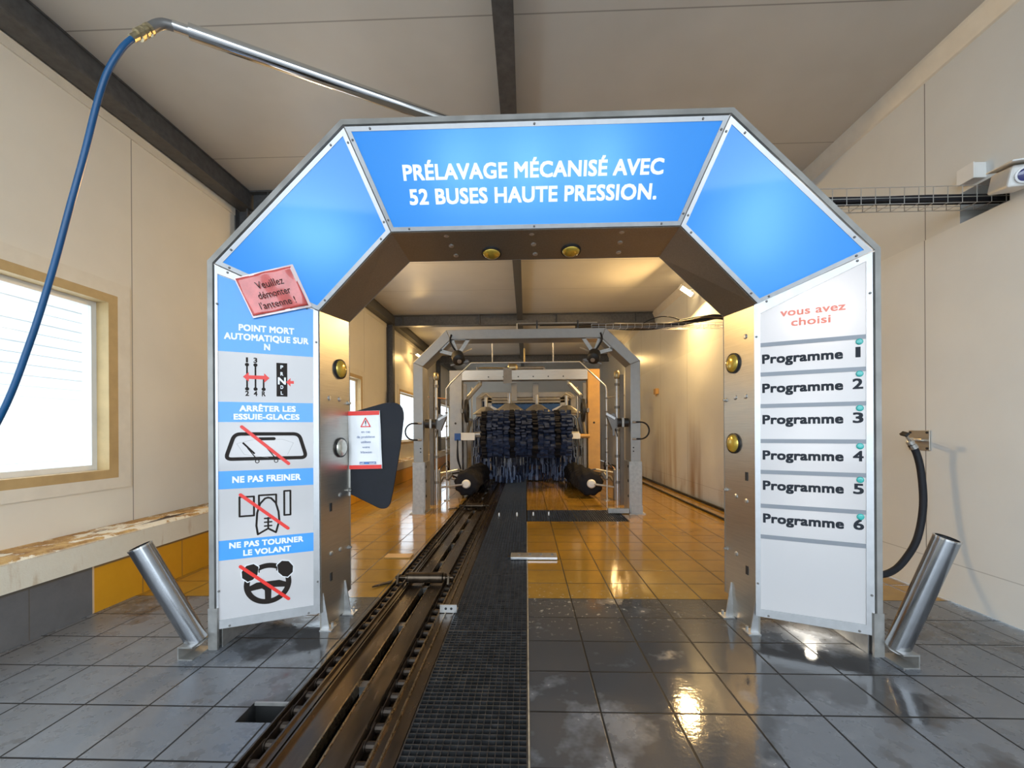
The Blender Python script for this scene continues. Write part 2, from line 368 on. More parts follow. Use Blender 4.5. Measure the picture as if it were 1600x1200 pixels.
# windows
def glass():
    q = N('window_glass'); t = q.n('ShaderNodeBsdfTransparent'); t.inputs[0].default_value = (.93, .95, .96, 1)
    g = q.n('ShaderNodeBsdfGlossy'); g.inputs['Roughness'].default_value = .03
    tl = q.n('ShaderNodeBsdfTranslucent'); tl.inputs[0].default_value = (.9, .92, .93, 1)
    a = q.n('ShaderNodeMixShader'); a.inputs[0].default_value = .16; q.l(t.outputs[0], a.inputs[1]); q.l(tl.outputs[0], a.inputs[2])
    c = q.n('ShaderNodeMixShader'); c.inputs[0].default_value = .06; q.l(a.outputs[0], c.inputs[1]); q.l(g.outputs[0], c.inputs[2]); q.l(c.outputs[0], q.out.inputs[0]); return q.m
M['glass'] = glass()
for k, (a, c) in enumerate(WINS):
    xr = XL-.11
    b = MB(); o_ = [(XL+.012, a-.06, Z0-.05), (XL+.012, c+.06, Z0-.05), (XL+.012, c+.06, Z1+.05), (XL+.012, a-.06, Z1+.05)]
    i_ = [(XL+.012, a, Z0), (XL+.012, c, Z0), (XL+.012, c, Z1), (XL+.012, a, Z1)]
    q_ = [(XL+.012, a-.16, Z0-.13), (XL+.012, c+.16, Z0-.13), (XL+.012, c+.16, Z1+.15), (XL+.012, a-.16, Z1+.15)]
    f = MB().ring(q_, o_, (-.012, 0, 0)); fo = struct('window_%d' % (k+1), f, M['frame_cream'])
    r = MB().ring(o_, [(XL+.012, a+.012, Z0+.012), (XL+.012, c-.012, Z0+.012), (XL+.012, c-.012, Z1-.012), (XL+.012, a+.012, Z1-.012)], (-.012, 0, 0))
    r.ring([(XL, a, Z0), (XL, c, Z0), (XL, c, Z1), (XL, a, Z1)], [(XL, a+.012, Z0+.012), (XL, c-.012, Z0+.012), (XL, c-.012, Z1-.012), (XL, a+.012, Z1-.012)], (-.11, 0, 0)); r.build('window_reveal', M['frame_wood'], fo)
    g = MB().ring([(xr, a+.012, Z0+.012), (xr, c-.012, Z0+.012), (xr, c-.012, Z1-.012), (xr, a+.012, Z1-.012)], [(xr, a+.05, Z0+.05), (xr, c-.05, Z0+.05), (xr, c-.05, Z1-.05), (xr, a+.05, Z1-.05)], (.03, 0, 0))
    g.build('window_sash', M['white'], fo)
    MB().box(xr+.008, xr+.014, a+.045, c-.045, Z0+.045, Z1-.045).build('window_pane', M['glass'], fo)
# pale neighbouring building outside the windows (its cladding shows through the glass)
b = MB()
for k in range(26): b.box(-5.6, -5.5-.012*(k % 2), -4, YB+3, k*.12, k*.12+.11)
struct('neighbour_wall', b, M['nbr'])
# ------------------------------------------------------------------ steelwork
def steel(name, label, mb, cat='beam', group=None): return tag(mb.build(name, M['beam'], None), label, cat, group)
def ibeam_y(x0, x1, z0, z1, y0, y1, t=.014, web=None):
    b = MB(); xm = (x0+x1)/2
    b.box(x0, x1, y0, y1, z0, z0+t); b.box(x0, x1, y0, y1, z1-t, z1); b.box(xm-.005, xm+.005, y0, y1, z0+t, z1-t); return b
b = MB(); b.box(XL+.015, XL+.165, -1.6, YB, H-.185, H-.173); b.box(XL+.14, XL+.152, -1.6, YB, H-.173, H-.012); b.box(XL+.015, XL+.165, -1.6, YB, H-.012, H-.002)
steel('eaves_beam', 'long dark grey steel beam running along the top of the left wall', b)
steel('ridge_beam', 'dark grey steel beam under the middle of the ceiling, running down the tunnel', ibeam_y(-.18, -.06, H-.14, H-.002, -1.6, YB-.02))
for i, y in enumerate((4.42, 9.33, 14.5)):
    b = MB(); z0, z1 = H-.24, H-.16 if False else H-.003
    b.box(XL+.17, XR, y, y+.14, z0, z0+.016); b.box(XL+.17, XR, y, y+.14, z1-.016, z1)
    b.box(XL+.17, XR, y+.06, y+.072, z0+.016, z1-.016)
    for k in range(4): b.box(XL+.35+k*1.7, XL+.365+k*1.7, y+.005, y+.06, z0+.016, z1-.016)
    steel('cross_beam', ['dark steel cross beam against the left eaves just behind the blue entry arch', 'grey steel cross beam on the ceiling above the first wash arch', 'farthest grey steel cross beam on the ceiling, beyond the wash arches'][i], b, group='steel beams crossing the ceiling')
    b = MB(); x0 = XL+.003
    b.box(x0, x0+.012, y, y+.14, .48, H-.19); b.box(x0+.128, x0+.14, y, y+.14, .48, H-.19); b.box(x0+.012, x0+.128, y+.064, y+.076, .48, H-.19)
    steel('steel_column', ['dark steel column on the left wall partly hidden behind the blue entry arch', 'dark steel column on the left wall between the second and third windows', 'farthest dark steel column on the left wall, seen through the wash arch'][i], b, 'column', 'steel columns on the left wall')
# ------------------------------------------------------------------ entry arch
def emisx(name, col, st):
    q = N(name); q.p.inputs['Emission Color'].default_value = (*col, 1); q.p.inputs['Emission Strength'].default_value = st; q.bs((.8, .82, .88), .3); return q.m
def lightbox(name, em, es, tr, tk, rough=.06):
    q = N(name)
    e = q.n('ShaderNodeEmission'); e.inputs[0].default_value = (*em, 1); e.inputs[1].default_value = es
    t = q.n('ShaderNodeBsdfTranslucent'); t.inputs[0].default_value = (*tr, 1)
    d = q.n('ShaderNodeBsdfDiffuse'); d.inputs[0].default_value = (*tk, 1)
    a = q.n('ShaderNodeMixShader'); a.inputs[0].default_value = .5; q.l(t.outputs[0], a.inputs[1]); q.l(d.outputs[0], a.inputs[2])
    s = q.n('ShaderNodeAddShader'); q.l(e.outputs[0], s.inputs[0]); q.l(a.outputs[0], s.inputs[1])
    g = q.n('ShaderNodeBsdfGlossy'); g.inputs['Roughness'].default_value = rough
    fr = q.n('ShaderNodeFresnel'); fr.inputs[0].default_value = 1.5
    c = q.n('ShaderNodeMixShader'); q.l(fr.outputs[0], c.inputs[0]); q.l(s.outputs[0], c.inputs[1]); q.l(g.outputs[0], c.inputs[2]); q.l(c.outputs[0], q.out.inputs[0]); return q.m
M['lett_lit'] = emisx('backlit_white_lettering', (.80, .86, 1), .28)
M['lb_blue'] = lightbox('blue_lightbox_acrylic', (.008, .24, .86), .50, (.15, .30, .34), (.015, .20, .62))
M['lb_white'] = lightbox('white_lightbox_acrylic', (1, 1, 1), .08, (.80, .74, .70), (.78, .79, .82))
XC = .053
O2 = [(-1.717, .10), (-1.717, 2.06), (-1.008, 2.775), (1.008, 2.775), (1.717, 2.06), (1.717, .10)]
S2 = [(-1.745, .10), (-1.745, 2.072), (-1.020, 2.803), (1.020, 2.803), (1.745, 2.072), (1.745, .10)]
I2 = [(-1.255, .10), (-1.255, 1.86), (-.827, 2.31), (.827, 2.31), (1.255, 1.86), (1.255, .10)]
J2 = [(-1.200, .13), (-1.200, 1.868), (-.800, 2.255), (.800, 2.255), (1.200, 1.868), (1.200, .13)]
YO, YI, YJ = 2.24, 2.46, 2.76
P3 = lambda L, y: [V((x+XC, y, z)) for x, z in L]
OO, II, JJ = P3(O2, YO), P3(I2, YI), P3(J2, YJ)
arch = thing('entry_arch', 'large steel wash entry arch with glowing blue sign panels over the track', 'arch', (XC, 2.5, 0))
b = MB().ring(P3(S2, YO-.012), P3(O2, YO-.012), (0, YJ-YO+.012, 0), closed=False); b.build('outer_shell', M['shell'], arch)
b = MB().ring(P3(O2, YJ-.004), P3([(x*.999, z) for x, z in J2], YJ-.004), (0, .004, 0), closed=False); b.build('back_plate', M['rim'], arch)
nm = ['side_lining', 'diagonal_lining', 'soffit', 'diagonal_lining', 'side_lining']
cen = V((XC, 2.6, 1.0))
lin = []
for k in range(5):
    q = [II[k], II[k+1], JJ[k+1], JJ[k]]
    nrm = (q[1]-q[0]).cross(q[3]-q[0]).normalized()
    if nrm.dot(cen-q[0]) > 0: nrm = -nrm
    lin.append((q, -nrm))
    o = MB().prism(q, nrm*.012).build(nm[k], M['steel'] if k in (0, 4) else M['lining'], arch)
    fr = [q[0], q[1], q[1]+(q[2]-q[1])*.12, q[0]+(q[3]-q[0])*.12]
    MB().prism(fr, -nrm*.004).build('edge_strip', M['steel'] if k in (0, 4) else M['lining'], o)
class Plane:
    def __init__(s, a, bu, cv):
        s.a = V(a); s.u = (V(bu)-s.a).normalized(); n = s.u.cross(V(cv)-s.a).normalized(); s.v = n.cross(s.u); s.n = n
        if s.n.y > 0: raise Exception('plane flips')
    def p(s, x, y, h=0): return s.a+s.u*x+s.v*y+s.n*h
    def inv(s, q): d = V(q)-s.a; return d.dot(s.u), d.dot(s.v)
    def poly(s, mb, pts, h, th=.0006): return mb.prism([s.p(x, y, h) for x, y in pts], s.n*th)
    def rect(s, mb, x0, x1, y0, y1, h, th=.0006): return s.poly(mb, [(x0, y0), (x1, y0), (x1, y1), (x0, y1)], h, th)
    def disc(s, mb, cx, cy, r, h, n=20, ry=None): return s.poly(mb, [(cx+r*math.cos(2*math.pi*i/n), cy+(ry or r)*math.sin(2*math.pi*i/n)) for i in range(n)], h)
    def stroke(s, mb, p, q, w, h, cap=True):
        p, q = V((*p, 0)), V((*q, 0)); d = (q-p).normalized(); t = V((-d.y, d.x, 0))*w/2; pts = []
        if cap:
            a0 = math.atan2(t.y, t.x)
            for i in range(9): a = a0+math.pi*i/8; pts.append((p.x+w/2*math.cos(a), p.y+w/2*math.sin(a)))
            for i in range(9): a = a0+math.pi+math.pi*i/8; pts.append((q.x+w/2*math.cos(a), q.y+w/2*math.sin(a)))
        else: pts = [(x.x, x.y) for x in (p+t, p-t, q-t, q+t)]
        return s.poly(mb, pts, h)
    def path(s, mb, pts, w, h, closed=False):
        n = len(pts)
        for i in range(n if closed else n-1): s.stroke(mb, pts[i], pts[(i+1) % n], w, h+.00002*(i % 5))
        return mb
CAP = {}
def text(txt, pl, s0, s1, t0, t1, mat, parent, h=.0016, bold=.02, name='lettering'):
    """line of lettering: spans s0..s1, baseline t0, capital height up to t1; weight is built from close copies of the outline"""
    def mesh(tx):
        cu = bpy.data.curves.new('t', 'FONT'); cu.body = tx; cu.size = 1; cu.resolution_u = 3; cu.space_character = 1+bold*1.2
        ob = bpy.data.objects.new('t', cu); C.objects.link(ob); bpy.context.view_layer.update()
        me = bpy.data.meshes.new_from_object(ob.evaluated_get(bpy.context.evaluated_depsgraph_get()))
        bpy.data.objects.remove(ob); bpy.data.curves.remove(cu); return me
    if 0 not in CAP:
        q = mesh('H'); CAP[0] = (min(v.co.y for v in q.vertices), max(v.co.y for v in q.vertices)); bpy.data.meshes.remove(q)
    c0, c1 = CAP[0]; c0 -= bold; c1 += bold
    me = mesh(txt); x0 = min(v.co.x for v in me.vertices)-bold; x1 = max(v.co.x for v in me.vertices)+bold
    b = MB(); k = 0
    offs = [(0, 0)] if bold < .005 else [(bold*dx, bold*dy) for dx in (-1, -.33, .33, 1) for dy in (-1, 0, 1)]
    for ox, oy in offs:
        k += 1; hh = h+.00003*k
        b.add([pl.p(s0+(v.co.x+ox-x0)/(x1-x0)*(s1-s0), t0+(v.co.y+oy-c0)/(c1-c0)*(t1-t0), hh) for v in me.vertices], [tuple(p.vertices) for p in me.polygons])
    bpy.data.meshes.remove(me)
    return b.build(name, mat, parent)
def inset(pts, ws):
    n = len(pts); out = []
    cx = sum(p[0] for p in pts)/n; cy = sum(p[1] for p in pts)/n
    L = []
    for i in range(n):
        p, q = pts[i], pts[(i+1) % n]; dx, dy = q[0]-p[0], q[1]-p[1]; l = math.hypot(dx, dy); nx, ny = -dy/l, dx/l
        if nx*(cx-p[0])+ny*(cy-p[1]) < 0: nx, ny = -nx, -ny
        L.append((p[0]+nx*ws[i], p[1]+ny*ws[i], dx, dy))
    for i in range(n):
        x1, y1, a, b_ = L[i-1]; x2, y2, c, d = L[i]; det = a*d-b_*c
        t = ((x2-x1)*d-(y2-y1)*c)/det; out.append((x1+a*t, y1+b_*t))
    return out
PL = {'L': Plane(OO[0], II[0], OO[1]), 'R': Plane(II[5], OO[5], II[4]), 'T': Plane(II[2], II[3], OO[2]),
      'DL': Plane(II[1], II[2], OO[1]), 'DR': Plane(II[3], II[4], OO[3])}
QD = {'L': [OO[0], II[0], II[1], OO[1]], 'R': [II[5], OO[5], OO[4], II[4]], 'T': [II[2], II[3], OO[3], OO[2]],
      'DL': [II[1], II[2], OO[2], OO[1]], 'DR': [II[3], II[4], OO[4], OO[3]]}
SL = {'L': 'white instruction sign with blue bands and driving pictograms', 'R': 'white programme list sign with six programme strips', 'T': 'top blue sign with white lettering',
      'DL': 'plain blue diagonal sign left of the top sign', 'DR': 'plain blue diagonal sign right of the top sign'}
FR = {}; FACE = {}
for k, pl in PL.items():
    q2 = inset([pl.inv(p) for p in QD[k]], [.004]*4)
    if k == 'L': i2 = [(.014, .050), (.474, .054), (.482, 1.765), (.017, 1.907)]
    elif k == 'R': i2 = [(.006, .045), (.474, .052), (.482, 1.912), (.013, 1.706)]
    else: i2 = inset(q2, [.022]*4)
    if k in ('L', 'R'): q2[0] = (q2[0][0]-(.0 if k == 'L' else .022), q2[0][1]); q2[3] = (q2[3][0]-(.0 if k == 'L' else .022), q2[3][1])
    FACE[k] = i2
    fr = MB().ring([pl.p(x, y, -.006) for x, y in q2], [pl.p(x, y, -.006) for x, y in i2], pl.n*.012).build('sign_frame', M['alu'], arch); fr['label'] = SL[k]
    fc = MB().add([pl.p(x, y, 0) for x, y in inset(i2, [-.006]*4)], [(0, 1, 2, 3)]).build('sign_face', M['lb_blue'] if k not in 'LR' else M['lb_white'], fr)
    FR[k] = fr
    ms = inset(q2, [.011]*4); n = 4
    for i in range(4):
        for t in ((.1, .9) if k != 'T' or i % 2 else (.06, .5, .94)):
            a, c = ms[i], ms[(i+1) % 4]; x, y = a[0]+(c[0]-a[0])*t, a[1]+(c[1]-a[1])*t
            MB().lathe([(.006, 0), (.006, .003), (.003, .0055)], pl.p(x, y, .006), pl.n, 8).build('screw', M['rim'], fr)
# lamps inside the light boxes (fluorescent tubes seen only as a glow through the acrylic)
def boxlamp(p, e, r=.05, col=(1, 1, 1)):
    d = bpy.data.lights.new('sign_tube', 'POINT'); d.energy = e; d.shadow_soft_size = r; d.color = col
    o = bpy.data.objects.new('sign_tube', d); C.objects.link(o); o.location = V(p)-wloc(arch); o.parent = arch
pl = PL['T']
for s_ in (.42, .80, 1.20): boxlamp(pl.p(s_, .33, -.20), 3.4, .15)
pl = PL['DL']; L_ = (II[2]-II[1]).length; boxlamp(pl.p(L_*.42, .36, -.20), 3.0, .16); boxlamp(pl.p(L_*.60, .20, -.20), 2.4, .16)
pl = PL['DR']; boxlamp(pl.p(L_*.36, .36, -.20), 3.0, .16); boxlamp(pl.p(L_*.60, .20, -.20), 2.4, .16)
pl = PL['R']; boxlamp(pl.p(.27, 1.68, -.16), 1.7, .08, col=(1, .93, .88)); SPOT = pl.p(.26, .020, -.16)
for z in (.65, .95, 1.25): boxlamp(pl.p(.24, z, -.20), .5, .08)
pl = PL['L']
for z in (.4, 1.0, 1.6): boxlamp(pl.p(.24, z, -.20), .5, .08)
d = bpy.data.lights.new('sign_spill', 'SPOT'); d.energy = 4; d.spot_size = math.radians(125); d.spot_blend = .5; d.shadow_soft_size = .03; d.color = (1, .90, .74)
o = bpy.data.objects.new('sign_spill', d); C.objects.link(o); o.parent = arch; o.location = SPOT-wloc(arch); o.rotation_euler = (V((SPOT.x, SPOT.y-.02, 0))-SPOT).to_track_quat('-Z', 'Y').to_euler()
# ---- top sign
text('PRÉLAVAGE MÉCANISÉ AVEC', PL['T'], .107, 1.524, .256, .332, M['lett_lit'], FR['T'], bold=.030)
text('52 BUSES HAUTE PRESSION.', PL['T'], .128, 1.501, .137, .215, M['lett_lit'], FR['T'], bold=.030)
# ---- left instruction sign
pl = PL['L']; F = FR['L']
def sticker(z0, z1, mat=None, nm='blue_band', tl=None):
    mb = MB(); x0, x1 = .0145, .477
    pl.poly(mb, tl or [(x0, z0), (x1, z0), (x1, z1), (x0, z1)], .0004); return mb.build(nm, mat or M['sblue'], F)
sticker(0, 0, tl=[(.0145, 1.495), (.479, 1.490), (.4815, 1.763), (.0165, 1.904)])
sticker(1.113, 1.222); sticker(.751, .848); sticker(.368, .474)
LT = lambda t, a, c, d, e: text(t, pl, a, c, d, e, M['lett'], F, bold=.042)
LT('POINT MORT', .112, .383, 1.612, 1.648); LT('AUTOMATIQUE SUR', .044, .456, 1.561, 1.597); LT('N', .232, .262, 1.513, 1.549)
LT('ARRÊTER LES', .113, .388, 1.171, 1.204); LT('ESSUIE-GLACES', .086, .407, 1.126, 1.158)
LT('NE PAS FREINER', .078, .412, .782, .818); LT('NE PAS TOURNER', .062, .423, .428, .460); LT('LE VOLANT', .127, .36, .381, .413)
BK, RD, WH = MB(), MB(), MB()
def flush():
    global BK, RD
    if BK.v: BK.build('pictogram', M['ink'], F)
    if RD.v: RD.build('red_mark', M['red'], F); BK, RD = MB(), MB()
for s_, z0, z1 in ((.15, 1.295, 1.428), (.19, 1.295, 1.428), (.229, 1.295, 1.36)):
    pl.stroke(BK, (s_, z0), (s_, z1), .008, .0012, False); pl.disc(BK, s_, z0, .010, .0014, 12)
    if z1 > 1.4: pl.disc(BK, s_, z1, .010, .0014, 12)
for t, s_, z in (('1', .15, 1.440), ('3', .19, 1.440), ('2', .15, 1.256), ('4', .19, 1.256), ('R', .229, 1.256)):
    text(t, pl, s_-(.005 if t == '1' else .009), s_+(.005 if t == '1' else .009), z, z+.028, M['ink'], F, bold=.03)
pl.rect(RD, .152, .236, 1.350, 1.370, .0020); pl.poly(RD, [(.131, 1.361), (.158, 1.335), (.158, 1.387)], .0022); pl.poly(RD, [(.258, 1.358), (.232, 1.332), (.232, 1.384)], .0022)
pl.rect(BK, .292, .346, 1.257, 1.446, .0012)
for t, z, s_ in (('P', 1.413, .007), ('R', 1.375, .007), ('D', 1.300, .007), ('L', 1.267, .006)): text(t, pl, .319-s_, .319+s_, z, z+.020, M['lett'], F, h=.0024, bold=.03)
text('N', pl, .299, .339, 1.325, 1.365, M['lett'], F, h=.0024, bold=.03)
BK_, BK = BK, MB(); flush(); BK = BK_
pl.rect(RD, .360, .379, 1.331, 1.347, .0020); pl.poly(RD, [(.340, 1.339), (.362, 1.315), (.362, 1.363)], .0022)
flush()
def rr(pts, r, n=6):   # rounded polygon
    out = []; m_ = len(pts)
    for i in range(m_):
        p, a, c = V((*pts[i], 0)), V((*pts[i-1], 0)), V((*pts[(i+1) % m_], 0)); u = (a-p).normalized()*r; v_ = (c-p).normalized()*r
        for k in range(n+1):
            t = k/n; q = (p+u)*(1-t)**2+p*2*t*(1-t)+(p+v_)*t*t; out.append((q.x, q.y))
    return out
pl.path(BK, rr([(.047, .912), (.442, .910), (.404, 1.046), (.090, 1.048)], .03), .019, .0012, True)
pl.stroke(BK, (.208, 1.020), (.278, 1.020), .017, .0014)
for dx in (0, .092):
    pl.stroke(BK, (.128+dx, 1.000), (.184+dx, .938), .009, .0014, False); pl.stroke(BK, (.150+dx, .970), (.190+dx, .914), .005, .0014, False)
    pl.path(BK, [(.196+dx+.009*math.cos(i*.5236), .896+.009*math.sin(i*.5236)) for i in range(12)], .004, .0014, True)
thin = M['galv']
g = MB(); pl.path(g, [(.10+.13*t/8, .995+.025*math.sin(math.pi*t/16)) for t in range(9)]+[(.32, 1.016), (.375, .995), (.345, .93)], .0012, .0012); pl.path(g, [(.10, .995), (.135, .935), (.25, .915)], .0012, .0013); g.build('wiper_sweep', M['galv'], F)
pl.stroke(RD, (.124, 1.087), (.350, .878), .017, .0030)
flush()
pl.path(BK, [(.111, .703), (.179, .703), (.179, .598), (.111, .598)], .0095, .0012, True)
pl.path(BK, [(.203, .655), (.203, .707), (.287, .707), (.287, .655)], .0095, .0012)
pl.path(BK, [(.327, .724), (.358, .724), (.358, .588), (.327, .588)], .0095, .0012, True)
pl.path(BK, [(.197, .492), (.190, .540), (.194, .610), (.208, .660), (.232, .688), (.247, .692), (.262, .688), (.285, .660), (.298, .610), (.302, .560), (.285, .495), (.247, .520)], .0100, .0014, True)
pl.path(BK, [(.247, .52), (.247, .58)], .009, .0016)
for z in (.535, .556, .577): pl.stroke(BK, (.230, z), (.264, z), .008, .0018)
pl.stroke(RD, (.116, .716), (.345, .512), .017, .0030)
flush()
cx, cy = .2445, .214
def arc(r0, r1, ry, a0, a1, n=28):
    A = [a0+(a1-a0)*i/n for i in range(n+1)]
    return [(cx+r1*math.cos(a), cy+r1*ry*math.sin(a)) for a in A]+[(cx+r0*math.cos(a), cy+r0*ry*math.sin(a)) for a in A[::-1]]
ra = math.radians
for i in range(24):
    a0, a1 = ra(-205+i*230/24), ra(-205+(i+1)*230/24+.3); pl.poly(BK, arc(.088, .116, .98, a0, a1, 2), .0012)
for i in range(8): a0, a1 = ra(52+i*76/8), ra(52+(i+1)*76/8+.3); pl.poly(BK, arc(.088, .116, .98, a0, a1, 2), .0012)
pl.poly(BK, [(.142, .205), (.150, .182), (.215, .190), (.228, .178), (.230, .110), (.259, .110), (.261, .178), (.274, .190), (.339, .182), (.347, .205), (.300, .226), (.189, .226)], .0013)
GLV = [(-.038, .026), (-.014, .046), (.020, .040), (.042, .010), (.040, -.024), (.014, -.048), (-.010, -.040), (-.032, -.016)]
for sx in (-1, 1):
    c0 = .2445+sx*.083
    WB = [(c0+sx*x*1.12, .285+y*1.12) for x, y in GLV]
    BB = [(c0+sx*x, .285+y) for x, y in GLV]
    pl.poly(WH, WB, .0016); pl.poly(BK, BB, .0020)
    pl.stroke(BK, (c0-sx*.040, .300), (c0-sx*.040, .282), .006, .0020)
pl.stroke(RD, (.114, .325), (.346, .113), .017, .0032)
flush(); WH.build('pictogram_outline', M['swhite'], F)
# ---- right programme sign
pl = PL['R']; F = FR['R']
M['salmon'] = plain('salmon_print', (.85, .22, .14), .4, 0, .02); M['sep'] = plain('grey_strip', (.22, .235, .26), .4, .1, .04); M['gink'] = plain('dark_slate_print', (.022, .026, .034), .55, 0, .02, 9, .15)
text('vous avez', pl, .108, .397, 1.676, 1.718, M['salmon'], F, bold=.02); text('choisi', pl, .158, .334, 1.618, 1.660, M['salmon'], F, bold=.02)
for i, z in enumerate((1.528, 1.363, 1.186, .990, .817, .627, .4545)):
    mb = MB(); pl.rect(mb, .006, .479, z-.011, z+.011, .0004, .004); mb.build('divider_strip', M['sep'], F)
    if i < 6:
        base = z-(.106, .104, .102, .104, .100, .094)[i]
        text('Programme', pl, .020, .385, base, base+.052, M['gink'], F, bold=.036)
        text(str(i+1), pl, .424 if i else .437, .468 if i else .458, base+.002, base+.056, M['gink'], F, bold=.026)
        MB().lathe([(.016, 0), (.016, .004), (.012, .007), (.006, .008)], pl.p(.453, z-.024, .0016), pl.n, 16).build('indicator_button', M['teal'], F)
# ---- round reflector lamps, rivets and bolts on the linings
M['amber'] = plain('amber_reflector', (.62, .42, .06), .18, .5, .1, 40, coat=.6); M['clearlamp'] = plain('clear_reflector', (.62, .60, .52), .18, .5, .1, 40, coat=.6)
def onlin(k, y, z=None, x=None):
    q, n = lin[k]; t = (y-YI)/(YJ-YI)
    A = q[0].lerp(q[3], t); B = q[1].lerp(q[2], t)
    f = (z-A.z)/(B.z-A.z) if z is not None else (x-A.x)/(B.x-A.x)
    return A.lerp(B, f), n
for k, y, z, x, mt in ((0, 2.655, 1.549, None, 'amber'), (0, 2.655, 1.057, None, 'clearlamp'), (4, 2.665, 1.560, None, 'amber'), (4, 2.665, 1.071, None, 'amber'), (2, 2.675, None, -.209, 'amber'), (2, 2.665, None, .284, 'amber')):
    p, n = onlin(k, y, z, x)
    l = MB().lathe2([(.062, 0), (.062, .010), (.055, .012), (.055, 0)], p, n, 28).build('lamp_ring', M['black'], arch, smooth=True)
    MB().lathe([(.055, .004), (.054, .012), (.046, .020), (.030, .026), (.012, .028)], p, n, 28).build('reflector_lens', M[mt], l, smooth=True)
for k, lst in ((0, [(2.55, 1.36), (2.65, 1.36), (2.65, .76), (2.65, .42), (2.56, .42)]), (4, [(2.56, 1.35), (2.65, 1.35), (2.56, .735), (2.65, .75), (2.65, .40), (2.56, 1.70)])):
    for y, z in lst:
        p, n = onlin(k, y, z); MB().lathe([(.015, 0), (.015, .003), (.008, .006)], p, n, 10).build('rivet', M['zinc'], arch)
    for z in (1.34, .78, .41):
        p, n = onlin(k, 2.735, z); MB().lathe([(.013, 0), (.013, .008), (.007, .009), (.007, .022)], p, n, 6).build('edge_bolt', M['galv'], arch)
    for z in ((.88, .33) if k == 4 else (.70, .28)):
        p, n = onlin(k, 2.56, z); MB().obox(p, (.004, .028, .05)).build('slot', M['dark'], arch)
for x in (-.46, .04, .56):
    for y in (2.50, 2.60, 2.70):
        p, n = onlin(2, y, None, x+(y-2.5)*.12); MB().lathe([(.016, 0), (.016, .003), (.008, .006)], p, n, 10).build('rivet', M['zinc'], arch)
# ---- feet
for sx in (-1, 1):
    X = lambda v: XC+sx*v
    b = MB(); b.box(min(X(1.70), X(1.75)), max(X(1.70), X(1.75)), 2.225, 2.24, .0, .22); b.prism([(X(1.725), 2.24, 0), (X(1.725), 2.44, 0), (X(1.725), 2.44, .10), (X(1.725), 2.24, .22)], (sx*.008, 0, 0)); b.build('outer_foot', M['galv'], arch)
    b = MB(); b.prism([(X(1.70), 2.26, .10), (X(1.70), 2.72, .10), (X(1.70), 2.72, .02), (X(1.70), 2.26, .0)], (-sx*.006, 0, 0)); b.build('skirt_plate', M['galv'], arch)
    b = MB(); b.prism([(X(1.258), 2.475, 0), (X(1.215), 2.70, 0), (X(1.215), 2.70, .19), (X(1.258), 2.475, .17)], (sx*.010, 0, 0)); b.build('inner_foot', M['steel'], arch)
    for y, xx in ((2.475, 1.258), (2.69, 1.217)):
        b = MB(); b.prism([(X(xx), y, 0), (X(xx-.045), y, 0), (X(xx-.012), y, .21), (X(xx), y, .21)], (0, .008, 0)); b.box(min(X(xx-.07), X(xx)), max(X(xx-.07), X(xx)), y-.03, y+.05, 0, .006); b.build('gusset', M['zinc'], arch)
        MB().cyl((X(xx-.05), y+.03, .006), (X(xx-.05), y+.03, .028), .009, 6).build('anchor_bolt', M['galv'], arch)
# ---- black rubber flap hinged on the left pillar
fp = rr([(-1.148, 1.278), (-.905, 1.350), (-.770, 1.350), (-.800, 1.12), (-.885, .640), (-.955, .650), (-1.148, .752)], .05)
fp = [(-1.150, 1.278), (-.93, 1.338)]+rr([(-.93, 1.338), (-.785, 1.362), (-.80, 1.12)], .12)[7:14]+[(-.815, 1.05), (-.868, .755)]+rr([(-.868, .755), (-.893, .635), (-.985, .668)], .075)[7:14]+[(-1.150, .752)]
flap = MB().prism([(x, 2.752, z) for x, z in fp], (0, .014, 0)).build('rubber_flap', M['rubber'], arch, bevel=.004); flap['label'] = 'black rubber flap sticking out of the left pillar'
MB().box(-1.158, -1.140, 2.744, 2.752, .74, 1.29).build('hinge_bar', M['galv'], flap)
# ---- notices
def sheet(name, label, cat, pl, cor, mat, mats, bulge, nx=12, ny=10):
    o = thing(name, label, cat, pl.p(*cor[3]))
    me = MB(); vs = []
    rnd = random.Random(3)
    for j in range(ny+1):
        for i in range(nx+1):
            u, v = i/nx, j/ny
            x = (cor[3][0]*(1-u)+cor[2][0]*u)*(1-v)+(cor[0][0]*(1-u)+cor[1][0]*u)*v
            y = (cor[3][1]*(1-u)+cor[2][1]*u)*(1-v)+(cor[0][1]*(1-u)+cor[1][1]*u)*v
            vs.append(pl.p(x, y, bulge(u, v)))
    me.add(vs, [(j*(nx+1)+i, j*(nx+1)+i+1, (j+1)*(nx+1)+i+1, (j+1)*(nx+1)+i) for j in range(ny) for i in range(nx)])
    s = me.build('sheet', mat, o, smooth=True); sd = s.modifiers.new('thick', 'SOLIDIFY'); sd.thickness = .0012; sd.offset = -1
    return o
M['redpaper'] = plain('red_laminated_paper', (.66, .10, .085), .22, 0, .14, 16, coat=.8)
NC = [(-1.5657, 2.2691, 1.9861), (-1.3013, 2.3392, 2.0771), (-1.2435, 2.4209, 1.8832), (-1.491, 2.3046, 1.7936)]
